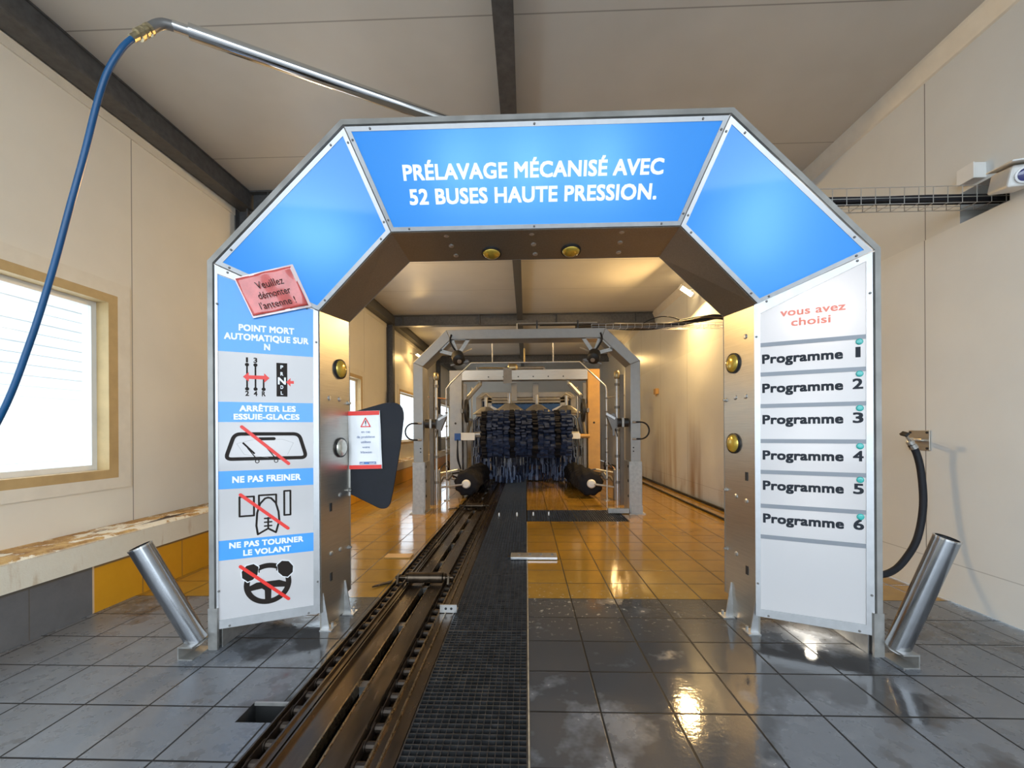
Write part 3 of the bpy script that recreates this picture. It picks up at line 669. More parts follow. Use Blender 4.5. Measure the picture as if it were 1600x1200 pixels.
class Bil:
    """curved paper surface through four corners"""
    def __init__(s, tl, tr, br, bl): s.c = [V(q) for q in (bl, br, tr, tl)]; s.n = (s.c[1]-s.c[0]).cross(s.c[3]-s.c[0]).normalized()
    def p(s, x, y, h=0):
        a, b_, c, d = s.c; return a*(1-x)*(1-y)+b_*x*(1-y)+c*x*y+d*(1-x)*y+s.n*h
    def rect(s, mb, x0, x1, y0, y1, h, th=.001):
        for i in range(8):
            for (xa, xb, ya, yb) in [(x0+(x1-x0)*i/8, x0+(x1-x0)*(i+1)/8, y0, y1)] if x1-x0 > y1-y0 else [(x0, x1, y0+(y1-y0)*i/8, y0+(y1-y0)*(i+1)/8)]:
                mb.prism([s.p(xa, ya, h), s.p(xb, ya, h), s.p(xb, yb, h), s.p(xa, yb, h)], s.n*th)
Pn = Bil(*NC)
nt = sheet('notice', 'red laminated paper notice taped askew across the upper left sign corner', 'notice', Pn, [(0, 1), (1, 1), (1, 0), (0, 0)], M['redpaper'], None, lambda u, v: .004+.004*math.sin(9*u+3*v)+.003*math.sin(17*u-7*v), 22, 16)
TB = lambda t, a, c, d, e: text(t, Pn, a, c, d, e, M['ink'], nt, h=.0135, bold=0)
TB('Veuillez', .27, .76, .62, .80); TB('démonter', .23, .81, .37, .54); TB("l'antenne !", .18, .82, .11, .28)
Wd, Hd = 1.0, 1.0
M['lam'] = plain('clear_laminate_edge', (.80, .62, .60), .12, 0, .05, coat=1)
mb = MB()
for (a, c, d, e) in ((-.02, .012, -.03, 1.03), (.975, 1.05, -.03, 1.03), (-.02, 1.04, -.05, .01), (-.02, 1.04, .99, 1.035)): Pn.rect(mb, a, c, d, e, .0, .001)
mb.build('laminate_edge', M['lam'], nt)
Pk = Plane((-1.146, 2.744, .912), (-.930, 2.744, .916), (-1.146, 2.744, 1.29)); kw, kh = .214, .376
kn = sheet('notice', 'white paper notice with red bars and warning triangle on the rubber flap', 'notice', Pk, [(0, kh), (kw-.004, kh), (kw+.002, 0), (0, 0)], M['swhite'], None, lambda u, v: .002+.004*math.sin(3.1*u+5*v)**2, 8, 12)
mb = MB(); Pk.rect(mb, .002, kw-.007, kh-.028, kh-.001, .0075); Pk.rect(mb, .002, kw-.001, .001, .026, .0075)
Pk.path(mb, [(kw*.40, kh-.102), (kw*.68, kh-.102), (kw*.54, kh-.046)], .006, .008, True); mb.build('red_bar', M['red'], kn)
mb = MB(); Pk.stroke(mb, (kw*.54, kh-.066), (kw*.54, kh-.084), .005, .008); Pk.disc(mb, kw*.54, kh-.093, .003, .008, 8); mb.build('exclamation_mark', M['ink'], kn)
M['bink'] = plain('blue_print', (.10, .16, .36), .4, 0, .02)
for i, (t, wd) in enumerate((('en cas', .27), ('de problème', .55), ('utilisez', .30), ('votre', .22), ('klaxon', .33))):
    z = kh-.142-.033*i; text(t, Pk, kw*(.54-wd/2), kw*(.54+wd/2), z, z+.015, M['bink'], kn, h=.009, bold=.0)
mb = MB(); Pk.rect(mb, kw*.33, kw*.83, .031, .047, .0075); mb.build('logo_plate', M['bink'], kn)
text('soft', Pk, kw*.35, kw*.47, .034, .044, M['lett'], kn, h=.009, bold=.02); text('car', Pk, kw*.49, kw*.60, .034, .044, M['sblue'], kn, h=.009, bold=.02); text('wash', Pk, kw*.62, kw*.81, .034, .044, M['lett'], kn, h=.009, bold=.02)
# ------------------------------------------------------------------ guide tubes
for sx, lb in ((-1, 'shiny steel guide tube leaning out from the foot of the left arch pillar'), (1, 'shiny steel guide tube leaning out from the foot of the right arch pillar')):
    p0 = V((XC+sx*1.79, 2.20, .065)); p1 = V((XC+sx*(1.985 if sx < 0 else 1.921), 2.08, .590 if sx < 0 else .640))
    t = thing('guide_tube', lb, 'guide tube', (p0.x, 2.19, 0), 'guide tubes at the arch')
    MB().pipe(p0, p1, .051, .045, 32).build('pipe', M['tubesteel'], t, smooth=True)
    d = (p1-p0).normalized()
    MB().lathe2([(.053, -.006), (.053, .002), (.045, .002), (.045, -.006)], p1, d, 32).build('rolled_rim', M['chrome'], t, smooth=True)
    MB().pipe(p0+d*.02, p1-d*.004, .0446, .0440, 32).build('bore_shade', M['dark'], t, smooth=True)  # near-black liner added so the tube mouth looks shaded inside
    MB().tube([p0+d*.02, p0-d*.02], .03, 12).build('weld', M['white'], t, smooth=True)
    x0, x1 = sorted((XC+sx*1.752, XC+sx*1.83))
    b = MB(); b.box(x0, x1, 2.12, 2.26, .060, .068); b.box(x0, x1, 2.12, 2.26, 0, .006); xs = x1-.006 if sx > 0 else x0; b.box(xs, xs+.006, 2.12, 2.26, .006, .060); b.build('channel_base', M['galv'], t)
# ------------------------------------------------------------------ swivel boom and hoses
BZ = 3.0
p0 = V((-1.587, 1.89, BZ)); p1 = V((-.489, 2.524, BZ)); d = (p1-p0).normalized()
boom = thing('swivel_boom', 'polished swivel boom reaching over the arch towards the left with a blue hose', 'boom', (.10, 2.86, 2.80))
e1 = p0+d*1.94
MB().tube([p0+d*.06, e1], .033, 24).build('boom_tube', M['chrome'], boom, smooth=True)
MB().tube([p0-d*.0, p0+d*.07], .022, 20).build('end_sleeve', M['chrome'], boom, smooth=True)
el = [V(p) for p in ((-1.587, 1.89, 2.998), (-1.612, 1.872, 2.992), (-1.632, 1.856, 2.972), (-1.646, 1.840, 2.942))]
MB().tube(smoothpath(el), .021, 16).build('elbow', M['rim'], boom, smooth=True)
a0, a1 = V((-1.646, 1.840, 2.942)), V((-1.678, 1.782, 2.845)); dd = a1-a0; L_ = dd.length
MB().lathe([(.020, 0), (.024, .004), (.024, .018), (.018, .020), (.018, .030), (.023, .032), (.023, .046), (.019, .048), (.019, .055), (.024, .058), (.024, .078), (.016, .080), (.016, L_)], a0, dd, 12).build('coupling', M['brass'], boom)
MB().cyl((e1.x, e1.y, 2.80), (e1.x, e1.y, BZ+.05), .035, 20).build('pivot_post', M['galv'], boom, smooth=True)
MB().box(e1.x-.09, e1.x+.09, e1.y-.09, e1.y+.09, 2.78, 2.802).build('pivot_base', M['galv'], boom)
MB().box(e1.x-.06, e1.x+.06, 2.752, e1.y+.06, 2.62, 2.78).build('pivot_bracket', M['galv'], boom)
hp = [(-1.676, 1.785, 2.850), (-1.701, 1.76, 2.784), (-1.753, 1.75, 2.68), (-1.799, 1.75, 2.552), (-1.856, 1.75, 2.338), (-1.919, 1.75, 2.123), (-2.005, 1.75, 1.827), (-2.093, 1.74, 1.529), (-2.196, 1.72, 1.227), (-2.394, 1.68, .835), (-2.55, 1.55, .45), (-2.60, 1.35, .2), (-2.5, 1.1, .03), (-2.3, .9, .018)]
h = MB().tube(smoothpath(hp), .0118, 14).build('pressure_hose', M['blue_hose'], None, smooth=True); tag(h, 'blue pressure hose hanging from the end of the polished boom in front of the window', 'hose')
# wall tap
tap = thing('wall_tap', 'steel wall tap on a square plate with a black hose', 'tap', (2.80, 3.14, 1.07))
MB().box(2.788, 2.799, 3.06, 3.22, 1.0, 1.14).build('mounting_plate', M['steel'], tap, bevel=.002)
for y in (3.075, 3.205):
    for z in (1.015, 1.125): MB().cyl((2.788, y, z), (2.782, y, z), .008, 8).build('screw', M['dark'], tap)
MB().tube(smoothpath([(2.79, 3.13, 1.068), (2.72, 3.09, 1.072), (2.63, 3.02, 1.075), (2.602, 3.0, 1.055)]), .016, 14).build('outlet_pipe', M['chrome'], tap, smooth=True)
MB().cyl((2.602, 3.0, 1.075), (2.57, 2.985, 1.10), .008, 8).build('valve_stem', M['galv'], tap)
MB().obox((2.553, 2.98, 1.117), (.030, .05, .018), (1, -.2, .9), (0, 1, .2)).build('valve_handle', M['black'], tap, bevel=.003)
MB().lathe([(.020, 0), (.023, .004), (.023, .02), (.019, .022), (.019, .03), (.023, .032), (.023, .06)], (2.600, 2.999, 1.07), (.035, -.008, -.06), 12).build('hose_clamp', M['galv'], tap)
bp = [(2.612, 2.998, 1.045), (2.64, 2.99, .985), (2.652, 2.97, .851), (2.645, 2.95, .639), (2.590, 2.93, .431), (2.487, 2.9, .300), (2.379, 2.87, .228), (2.246, 2.83, .216), (2.104, 2.82, .258), (1.98, 2.80, .33), (1.80, 2.785, .36)]
h = MB().tube(smoothpath(bp), .021, 14).build('black_hose', M['rubber'], None, smooth=True); tag(h, 'thick black hose hanging from the wall tap to behind the right pillar', 'hose')
# security camera, junction box, cable tray
cm = thing('security_camera', 'pale grey security camera on the right wall above the cable hole', 'camera', (2.81, 2.26, 2.60))
ax = V((-.42, -.75, -.25)).normalized(); ay = V((.85, -.5, -.12)); ctr = V((2.635, 2.40, 2.495))
MB().obox(ctr, (.26, .115, .105), ax, ay).build('housing', M['white'], cm, bevel=.012)
ay = (ay-ax*ay.dot(ax)).normalized(); az = ax.cross(ay)
fpt = ctr+ax*.131
MB().obox(ctr+az*(.066 if az.z > 0 else -.066)+ax*.02, (.33, .155, .008), ax, ay).build('sun_hood', M['white'], cm, bevel=.003)
l = MB().lathe2([(.040, 0), (.040, .010), (.032, .012), (.032, 0)], fpt, ax, 24).build('lens_ring', M['swhite'], cm, smooth=True)
MB().lathe([(.031, 0), (.030, .006), (.02, .010), (.008, .011)], fpt, ax, 24).build('lens', plain('camera_lens', (.03, .03, .16), .08, 0, .1, coat=1), cm, smooth=True)
MB().tube([ctr-ax*.05-V((0, 0, .02)), ctr+V((.14, .06, .0)), (2.812, 2.46, 2.56)], .018, 12).build('bracket_arm', M['white'], cm, smooth=True)
jb = thing('junction_box', 'small grey junction box on the right wall above the cable tray', 'box', (2.81, 2.78, 2.72))
MB().box(2.735, 2.816, 2.70, 2.80, 2.680, 2.775).build('box_body', M['white'], jb, bevel=.004); MB().box(2.728, 2.735, 2.698, 2.802, 2.678, 2.777).build('box_lid', M['white'], jb, bevel=.002)
def wire_tray(name, label, x0, x1, yc, z, wid, hgt, pitch, wr=.0025):
    t = thing(name, label, 'cable tray', (x0, yc, z)); b = MB()
    for y, zz in ((yc-wid/2, z+hgt), (yc-wid/2, z+hgt*.35), (yc-wid/2, z), (yc, z), (yc+wid/2, z), (yc+wid/2, z+hgt)): b.tube([(x0, y, zz), (x1, y, zz)], wr, 6)
    n = int((x1-x0)/pitch)
    for i in range(n+1):
        x = x0+i*pitch; b.tube([(x, yc-wid/2, z+hgt), (x, yc-wid/2, z), (x, yc+wid/2, z), (x, yc+wid/2, z+hgt)], wr, 6)
    b.build('wire_basket', M['zinc'], t); return t
tr = wire_tray('cable_tray', 'wire mesh cable tray running from the right wall hole to the entry arch', 1.36, 3.02, 2.72, 2.515, .10, .10, .085)
rnd = random.Random(5)
for i in range(6):
    yy = 2.685+.015*i; pts = [(1.35+k*.277, yy+rnd.uniform(-.006, .006), 2.545+.012*(i % 3)+rnd.uniform(-.004, .006)) for k in range(7)]
    h = MB().tube(smoothpath(pts, 3), .012, 8).build('cable', M['rubber'], None, smooth=True); tag(h, 'thick black cable lying in the wire tray beside the entry arch', 'cable', 'cables in the tray by the entry arch')
# ------------------------------------------------------------------ conveyor track
tk = thing('conveyor_track', 'oily brown steel conveyor track sunk in the floor with two long plates', 'track', (-.74, 1.0, 0))
Y0, Y1 = .95, 13.0
M['edgeline'] = plain('worn_bright_edge', (.20, .15, .09), .28, .9, .3, 30)
def part(nm, x0, x1, z0, z1, mt='track'): return MB().box(x0, x1, Y0, Y1, z0, z1).build(nm, M[mt], tk)
part('edge_angle', -1.019, -1.012, -.12, .004); part('chain_channel', -1.012, -.938, -.10, -.070)
part('guide_rail', -.938, -.930, -.10, .016); part('guide_rail', -.930, -.905, -.02, .004); part('guide_rail', -.892, -.885, -.05, .010)
part('track_plate', -.885, -.786, -.030, -.010); part('plate_lip', -.792, -.784, -.06, -.006, 'edgeline')
part('plate_lip', -.738, -.731, -.06, -.006, 'edgeline'); part('track_plate', -.731, -.632, -.030, -.010)
part('guide_rail', -.632, -.626, -.10, .012); part('chain_channel', -.626, -.556, -.10, -.070); part('guide_rail', -.560, -.553, -.10, .014, 'edgeline')
part('deck_plate', -.553, -.470, -.012, .002); part('deck_rib', -.520, -.513, .002, .010, 'edgeline'); part('edge_angle', -.470, -.463, -.12, .006)
for y in [1.35+.62*k for k in range(18)]: MB().box(-.784, -.738, y, y+.05, -.09, -.03).build('slot_bridge', M['rim'], tk)
# drive chains: every link a part
PIT = .100
def link(kind):
    b = MB(); w_ = .026 if kind else .020
    for sx in (-1, 1):
        x = sx*w_; pts = []
        for i in range(9): a = math.pi/2+math.pi*i/8; pts.append((x, .020*math.cos(a), .020*math.sin(a)))
        for i in range(9): a = -math.pi/2+math.pi*i/8; pts.append((x, PIT+.020*math.cos(a), .020*math.sin(a)))
        b.prism(pts, (sx*.005, 0, 0))
    b.cyl((-.034, 0, 0), (.034, 0, 0), .013, 10); b.lathe([(.0, -.016), (.018, -.016), (.018, .016), (.0, .016)], (0, 0, 0), (1, 0, 0), 10); return b
for cx_, lb in ((-.975, 'oily roller chain in the left channel of the conveyor track'), (-.591, 'oily roller chain in the right channel of the conveyor track')):
    ch = thing('drive_chain', lb, 'chain', (cx_, 1.2, -.032), 'chains of the conveyor track'); base = []
    for kind in (0, 1):
        o = link(kind).build('chain_link', M['chain'], None); o.parent = ch; base.append(o); o.location = (0, kind*PIT, 0)
    for k in range(2, 98):
        c = base[k % 2].copy(); C.objects.link(c); c.parent = ch; c.location = (0, k*PIT, 0)
for y, lb in ((3.24, 'nearer pusher roller lying across the conveyor track'), (6.34, 'farther pusher roller lying across the conveyor track')):
    t = thing('pusher_roller', lb, 'roller', (-.77, y, .01), 'pusher rollers on the conveyor')
    MB().lathe([(.030, 0), (.040, .003), (.040, .262), (.030, .265)], (-.902, y, .042), (1, 0, 0), 20).build('roller', M['track'], t, smooth=True)
    for x in (-.918, -.630): MB().lathe([(.034, 0), (.034, .014)], (x, y, .042), (1, 0, 0), 16).build('end_cap', M['track'], t, smooth=True)
    MB().cyl((-1.0, y, .042), (-.56, y, .042), .014, 10).build('axle', M['track'], t, smooth=True)
    for x in (-.985, -.600): MB().prism([(x, y-.05, .008), (x, y+.09, .008), (x, y+.02, .062), (x, y-.02, .062)], (.014, 0, 0)).build('carrier_cheek', M['track'], t)
    MB().prism([(-1.03, y-.03, .006), (-1.14, y-.12, .006), (-1.13, y-.09, .006), (-1.03, y+.02, .006)], (0, 0, .010)).build('side_finger', M['track'], t)
b = thing('track_bracket', 'small zinc bracket with two holes on the right edge of the track', 'bracket', (-.49, 2.70, .01))
MB().box(-.553, -.445, 2.70, 2.708, .006, .055).build('upright_plate', M['zinc'], b); MB().box(-.553, -.445, 2.708, 2.76, .011, .016).build('foot_plate', M['zinc'], b)
for x in (-.515, -.48): MB().cyl((x, 2.700, .032), (x, 2.697, .032), .008, 10).build('bolt_hole', M['dark'], b)
# ------------------------------------------------------------------ gratings
GY = [1.22, 2.475, 3.44, 4.42, 5.42, 6.42, 7.42, 8.42, 9.42, 10.42, 11.42, 12.42]
GL = ['nearest grating panel beside the conveyor track at the bottom of the picture', 'second grating panel beside the track, level with the arch pillars', 'third grating panel beside the track with the metal treadle bar on it', 'fourth grating panel beside the track, just before the cross grating',
      'fifth grating panel beside the track, level with the wide cross grating', 'sixth grating panel beside the track, just past the first wash arch feet', 'seventh grating panel beside the track, between the low side brushes', 'eighth grating panel beside the track, at the far ends of the side brushes',
      'ninth grating panel beside the track, under the big hanging brush', 'tenth grating panel beside the track, behind the big hanging brush', 'farthest grating panel beside the track']
def grating(x0, x1, y0, y1, px, py, label, grp, tx=.003, ty=.005, dep=.03):
    t = thing('floor_grating', label, 'grating', ((x0+x1)/2, (y0+y1)/2, -dep), grp)
    f = MB().ring([(x0, y0, -dep), (x1, y0, -dep), (x1, y1, -dep), (x0, y1, -dep)], [(x0+.006, y0+.006, -dep), (x1-.006, y0+.006, -dep), (x1-.006, y1-.006, -dep), (x0+.006, y1-.006, -dep)], (0, 0, dep)); f.build('frame', M['grate'], t)
    b = MB(); n = max(1, round((y1-y0-.012)/py))
    for i in range(1, n): y = y0+.006+(y1-y0-.012)*i/n; b.box(x0+.006, x1-.006, y-ty/2, y+ty/2, -dep, -.001)
    b.build('bearing_bars', M['grate'], t)
    b = MB(); n = max(1, round((x1-x0-.012)/px))
    for i in range(1, n): x = x0+.006+(x1-x0-.012)*i/n; b.box(x-tx/2, x+tx/2, y0+.006, y1-.006, -.014, -.0005)
    b.build('cross_bars', M['grate'], t)
for i in range(11): grating(-.461, .000, GY[i]+.002, GY[i+1]-.002, .0278, .0285, GL[i], 'gratings along the conveyor track')
for i in range(2): grating(.008+.646*i, .650+.646*i, 5.444, 6.206, .030, .10, ['cross grating in the yellow tiles nearer the track', 'cross grating in the yellow tiles nearer the first wash arch foot'][i], 'cross gratings in the yellow floor', .006, .004)
for i, y in enumerate((5.6, 6.0)):
    pass
M['trimedge'] = plain('pale_edge_angle', (.40, .36, .28), .45, .4, .3, 20)
tag(MB().box(.0005, .0070, .95, 5.436, -.03, .002).build('edge_angle', M['trimedge'], None), 'thin pale steel edge between the gratings and the right hand tiles', 'edge strip')
t = thing('treadle_bar', 'flat metal bar with four bolts lying across the grating edge', 'bar', (.06, 3.89, 0))
MB().box(-.145, .272, 3.82, 3.97, .004, .026).build('plate', M['zinc'], t, bevel=.003)
for x in (-.07, .03, .13, .23): MB().lathe([(.013, 0), (.013, .006), (.007, .012)], (x, 3.90, .026), (0, 0, 1), 8).build('bolt', M['rim'], t)
MB().box(-.175, -.145, 3.85, 3.90, .002, .018).build('end_block', M['black'], t)
for i, (x, y) in enumerate(((-.37, 5.75), (-.13, 5.78), (.09, 5.80), (.30, 5.82))):
    k = tag(MB().lathe([(.016, 0), (.016, .03), (.010, .05), (.004, .052)], (x, y, 0.001), (0, 0, 1), 10).build('floor_stud', M['zinc'], None, smooth=True), ['small metal stud on the grating near the track before the first wash arch', 'second small metal stud from the track before the first wash arch', 'third small metal stud from the track, on the cross grating', 'fourth small metal stud from the track, on the cross grating'][i], 'stud', 'studs on the gratings')
t = tag(MB().box(-1.30, -1.06, 3.86, 3.98, .0005, .010).build('floor_plate', M['ochre'], None), 'small flat plate on the yellow tiles left of the track', 'plate')
# kick rails along the right wall
for i, (x, r) in enumerate(((2.765, .022), (2.50, .016))):
    pts = [(x, 4.4, r+.001), (x, 14, r+.001)]
    tag(MB().tube(pts, r, 8).build('floor_conduit', M['black'], None, smooth=True), ['black conduit lying against the foot of the right wall', 'black conduit lying on the yellow tiles out from the right wall'][i], 'conduit', 'conduits along the right wall')
t = thing('wall_sensor', 'small yellowish sensor box on the right wall above a brown streak', 'sensor', (2.80, 9.2, 1.95))
MB().box(2.73, 2.799, 9.12, 9.28, 1.90, 2.02).build('sensor_body', M['ochre'], t, bevel=.01); MB().cyl((2.76, 9.2, 1.90), (2.76, 9.2, 1.86), .015, 10).build('sensor_nozzle', M['ochre'], t)
# ------------------------------------------------------------------ tube lamps
def emis(name, col, st):
    q = N(name); q.p.inputs['Emission Color'].default_value = (*col, 1); q.p.inputs['Emission Strength'].default_value = st; q.bs(col, .4); return q.m
M['tube'] = emis('warm_fluorescent_tube', (1, .72, .36), 22)
M['tube_added'] = emis('warm_added_tube', (1, .66, .26), 16)  # glow of the two unseen lamps added for the far tunnel
def lamp(label, a, c, wallx, power, target, mt='tube', r=.028):
    a, c = V(a), V(c); mid = (a+c)/2
    t = thing('tube_lamp', label, 'lamp', mid, 'warm tube lamps on the walls')
    d = (c-a).normalized()
    MB().tube([a, c], r, 14).build('tube', M[mt], t, smooth=True)
    for p in (a, c): MB().tube([p-d*.02, p+d*.02], r+.006, 14).build('end_cap', M['white'], t, smooth=True)
    sgn = 1 if wallx > mid.x else -1
    MB().tube([mid+V((sgn*.03, 0, .02)), (wallx, mid.y, mid.z+.06)], .012, 8).build('bracket', M['galv'], t)
    o = area('lamp_light', mid+V((-sgn*.05, 0, -.05)), target, .5, .10, power, WARM); o.location = V(o.location)-wloc(t); o.parent = t
    return t
lamp('glowing warm tube lamp tilted on the right wall, seen under the arch corner', (2.50, 7.0, 3.45), (2.70, 7.0, 3.31), 2.815, 85, (0, 6.6, .2), r=.034)
lamp('warm tube lamp on the left wall behind the left blue diagonal sign', (-2.86, 5.4, 3.30), (-2.86, 5.9, 3.30), -3.058, 52, (.6, 5.2, .6))
lamp('unseen warm lamp added far down the left wall to light the tunnel', (-2.84, 11.0, 3.15), (-2.84, 11.5, 3.15), -3.058, 30, (.2, 10.5, .2), 'tube_added')  # added out of sight to brighten the far zone
lamp('unseen warm lamp added far down the right wall to light the tunnel', (2.62, 11.8, 3.15), (2.62, 12.3, 3.15), 2.815, 30, (-.2, 11, .2), 'tube_added')  # its unseen partner on the right, also added for brightness
M['brown'] = plain('brown_cable', (.10, .065, .03), .5)
# ------------------------------------------------------------------ first wash arch (grey frame with corner sprayers)
def poly_arch(hw, ht, z1, z2, y0, y1, th, name, label, mt, base_z=0):
    t = thing(name, label, 'arch', (0, (y0+y1)/2, 0))
    k = th*math.tan(math.radians(22.5))
    A = [(-hw, base_z), (-hw, z1), (-ht, z2), (ht, z2), (hw, z1), (hw, base_z)]
    B = [(-hw+th, base_z), (-hw+th, z1-k), (-ht+k, z2-th), (ht-k, z2-th), (hw-th, z1-k), (hw-th, base_z)]
    nmz = ['post', 'diagonal_beam', 'top_beam', 'diagonal_beam', 'post']
    P = lambda L, y: [V((x, y, z)) for x, z in L]
    parts = []
    for i in range(5):
        q = [P(A, y0)[i], P(A, y0)[i+1], P(B, y0)[i+1], P(B, y0)[i]]
        parts.append(MB().prism(q, (0, y1-y0, 0)).build(nmz[i], mt, t, bevel=.006))
    return t, parts
wa, wp = poly_arch(1.57, 1.10, 2.108, 2.56, 5.93, 6.25, .135, 'wash_arch', 'first grey wash arch with two nozzle heads in its upper corners', M['framegrey'], .02)
for sx in (-1, 1):
    x0, x1 = sorted((sx*1.583, sx*1.415)); b = MB(); b.box(x0, x1, 5.915, 6.27, .015, .72); b.build('post_sleeve', M['galv'], wa, bevel=.004)
    x0, x1 = sorted((sx*1.62, sx*1.40)); b = MB(); b.box(x0, x1, 5.88, 6.30, 0, .014); b.prism([(sx*1.585, 5.90, .014), (sx*1.43, 5.90, .014), (sx*1.43, 5.90, .11), (sx*1.585, 5.90, .11)], (0, .012, 0)); b.build('base_plate', M['galv'], wa)
    xi = sx*1.413
    MB().prism([(sx*1.4135, 5.93, .05), (sx*1.4135, 6.03, .05), (sx*1.4135, 6.03, .72), (sx*1.4135, 5.93, .72)], (-sx*.004, 0, 0)).build('slotted_strip', M['zinc'], wa)
    for z in (.24, .45, .65): MB().cyl((sx*1.411, 5.98, z), (sx*1.404, 5.98, z), .020, 12).build('bolt_hole', M['dark'], wa)
    for z in (.86, .91): MB().cyl((sx*1.47, 5.93, z), (sx*1.47, 5.925, z), .010, 10).build('bolt_hole', M['dark'], wa)
    # corner nozzle head on a cut-out triangular bracket
    hd = MB(); tri = [(-1.01, 2.425), (-.78, 2.425), (-.86, 2.25), (-.94, 2.19), (-1.16, 2.25)]
    def tr(pts, y): return [V((sx*abs(x) if x < 0 else -sx*x, y, z)) for x, z in pts]
    apex = V((sx*.945, 5.955, 2.205))
    for (x, z) in ((.79, 2.44), (1.03, 2.44), (1.19, 2.27)):
        p = V((sx*x, 5.955, z)); hd.obox((p+apex)/2, ((p-apex).length, .012, .05), p-apex, (0, 1, 0))
    hd.obox(V((sx*.91, 5.955, 2.432)), (.28, .012, .03)); hd.obox(V((sx*1.11, 5.955, 2.355)), (.24, .012, .03), (sx*.7, 0, -.7))
    hd.build('corner_bracket', M['galv'], wa)
    ax = V((-sx*.25, -.72, -.55)).normalized(); mo = apex+V((0, -.03, -.01))
    o = MB().lathe([(.060, 0), (.085, .015), (.085, .15), (.065, .17), (.030, .18)], mo-ax*.02, ax, 20).build('nozzle_motor', M['black'], wa, smooth=True)
    MB().lathe([(.030, 0), (.030, .012), (.010, .016)], mo+ax*.165, ax, 12).build('motor_cap', M['zinc'], o)
    MB().obox(mo+V((-sx*.04, -.05, -.115)), (.26, .05, .018), (1, 0, .22*-sx), (0, 1, 0)).build('nozzle_bar', M['rim'], wa)
    MB().obox(mo+V((-sx*.13, -.02, -.09)), (.05, .06, .05), (1, 0, .3), (0, 1, 0)).build('nozzle_block', M['rim'], wa)
    MB().tube(smoothpath([(sx*1.03, 5.925, 2.49), (sx*1.045, 5.90, 2.40), (sx*1.0, 5.89, 2.31), (sx*.96, 5.91, 2.25)]), .012, 8).build('hose', M['rubber'], wa, smooth=True)
    # side sprayer half way up the post
    sp = V((sx*1.36, 5.98, 1.255))
    MB().cyl(sp+V((sx*.05, 0, 0)), sp+V((-sx*.10, 0, 0)), .062, 18).build('side_nozzle_motor', M['black'], wa, smooth=True)
    MB().obox(sp+V((-sx*.03, 0, 0)), (.03, .13, .13)).build('motor_flange', M['galv'], wa, bevel=.004)
    MB().obox(sp+V((-sx*.15, .04, .02)), (.12, .09, .22), (1, 0, sx*.4), (0, 1, 0)).build('side_nozzle_block', M['rim'], wa, bevel=.01)
    MB().obox(sp+V((-sx*.19, .0, .09)), (.14, .03, .03), (1, 0, -sx*.6), (0, 1, 0)).build('nozzle_bar', M['zinc'], wa)
    MB().obox(sp+V((-sx*.15, .0, -.13)), (.03, .03, .10)).build('nozzle_bar', M['rim'], wa)
    pts = [(sx*1.47, 5.925, 1.26)]+[(sx*(1.56+.115*math.sin(math.pi*i/10)), 5.90, 1.145+.115*math.cos(math.pi*i/10)) for i in range(11)]+[(sx*1.48, 5.925, 1.03)]
    MB().tube(smoothpath(pts, 2), .011, 8).build('hose', M['rubber'], wa, smooth=True)
    for z in (1.26, 1.03): MB().cyl((sx*1.45, 5.922, z), (sx*1.52, 5.922, z), .016, 8).build('hose_fitting', M['zinc'], wa)
    MB().tube([(sx*.98, 5.96, 2.21), (sx*.80, 6.3, 2.36)], .010, 8).build('stay_rod', M['zinc'], wa)
x0 = 1.19; MB().box(1.12, 1.405, 5.92, 5.985, .012, .075).build('foot_rail', M['galv'], wa)
# conduits on its top and the second cable tray
t = wire_tray('cable_tray', 'wire mesh cable tray over the first wash arch, full of tangled cables', .92, 2.80, 6.08, 2.575, .14, .055, .10)
rnd = random.Random(11)
for i in range(9):
    y = 6.03+.012*i; r = .012+.005*(i % 3); dz = rnd.uniform(0, .03)
    pts = [(.70 if i < 4 else .95, y, 2.60+dz*.4), (1.15, y, 2.60+rnd.uniform(-.005, .035)), (1.5, y+.02, 2.595+rnd.uniform(-.01, .03)), (1.85, y, 2.60+rnd.uniform(-.01, .04)), (2.2, y-.01, 2.64+rnd.uniform(-.01, .04)), (2.5, y, 2.70+rnd.uniform(-.02, .03)), (2.68, y, 2.72+rnd.uniform(-.03, .03)), (2.83, y, 2.71+rnd.uniform(-.03, .02))]
    h = MB().tube(smoothpath(pts, 5), r, 8).build('cable', M['rubber'] if i % 3 else M['brown'], None, smooth=True); tag(h, 'cable sagging in the tray over the first wash arch' if i % 3 else 'brownish cable sagging in the tray over the first wash arch', 'cable', 'dark cables over the first wash arch' if i % 3 else 'brownish cables over the first wash arch')
h = MB().tube(smoothpath([(1.62, 6.1, 2.63), (1.75, 6.1, 2.70), (1.92, 6.1, 2.745), (2.10, 6.1, 2.72), (2.25, 6.1, 2.65)]), .007, 8).build('cable_loop', M['rubber'], None, smooth=True); tag(h, 'thin cable looping up above the cable tangle over the first wash arch', 'cable')
for i, z in enumerate((2.655, 2.63)):
    cd = MB().tube([(-.12, 6.02, 2.575), (-.12, 6.02, z), (-.09, 6.02, z+.003), (1.0, 6.02, z)] if i == 0 else [(.20, 6.05, z), (1.0, 6.05, z)], .008, 8).build('conduit', M['zinc'] if i == 0 else M['rubber'], None, smooth=True)
    tag(cd, ['pale thin conduit along the top of the first wash arch', 'dark conduit along the top of the first wash arch under a pale one'][i], 'conduit')
for x in (.15, .72): tag(MB().box(x, x+.02, 6.0, 6.08, 2.56, 2.69).build('conduit_clamp', M['black'], None), '%s black clamp on the conduits along the first wash arch top' % ('left' if x < .5 else 'right'), 'clamp')
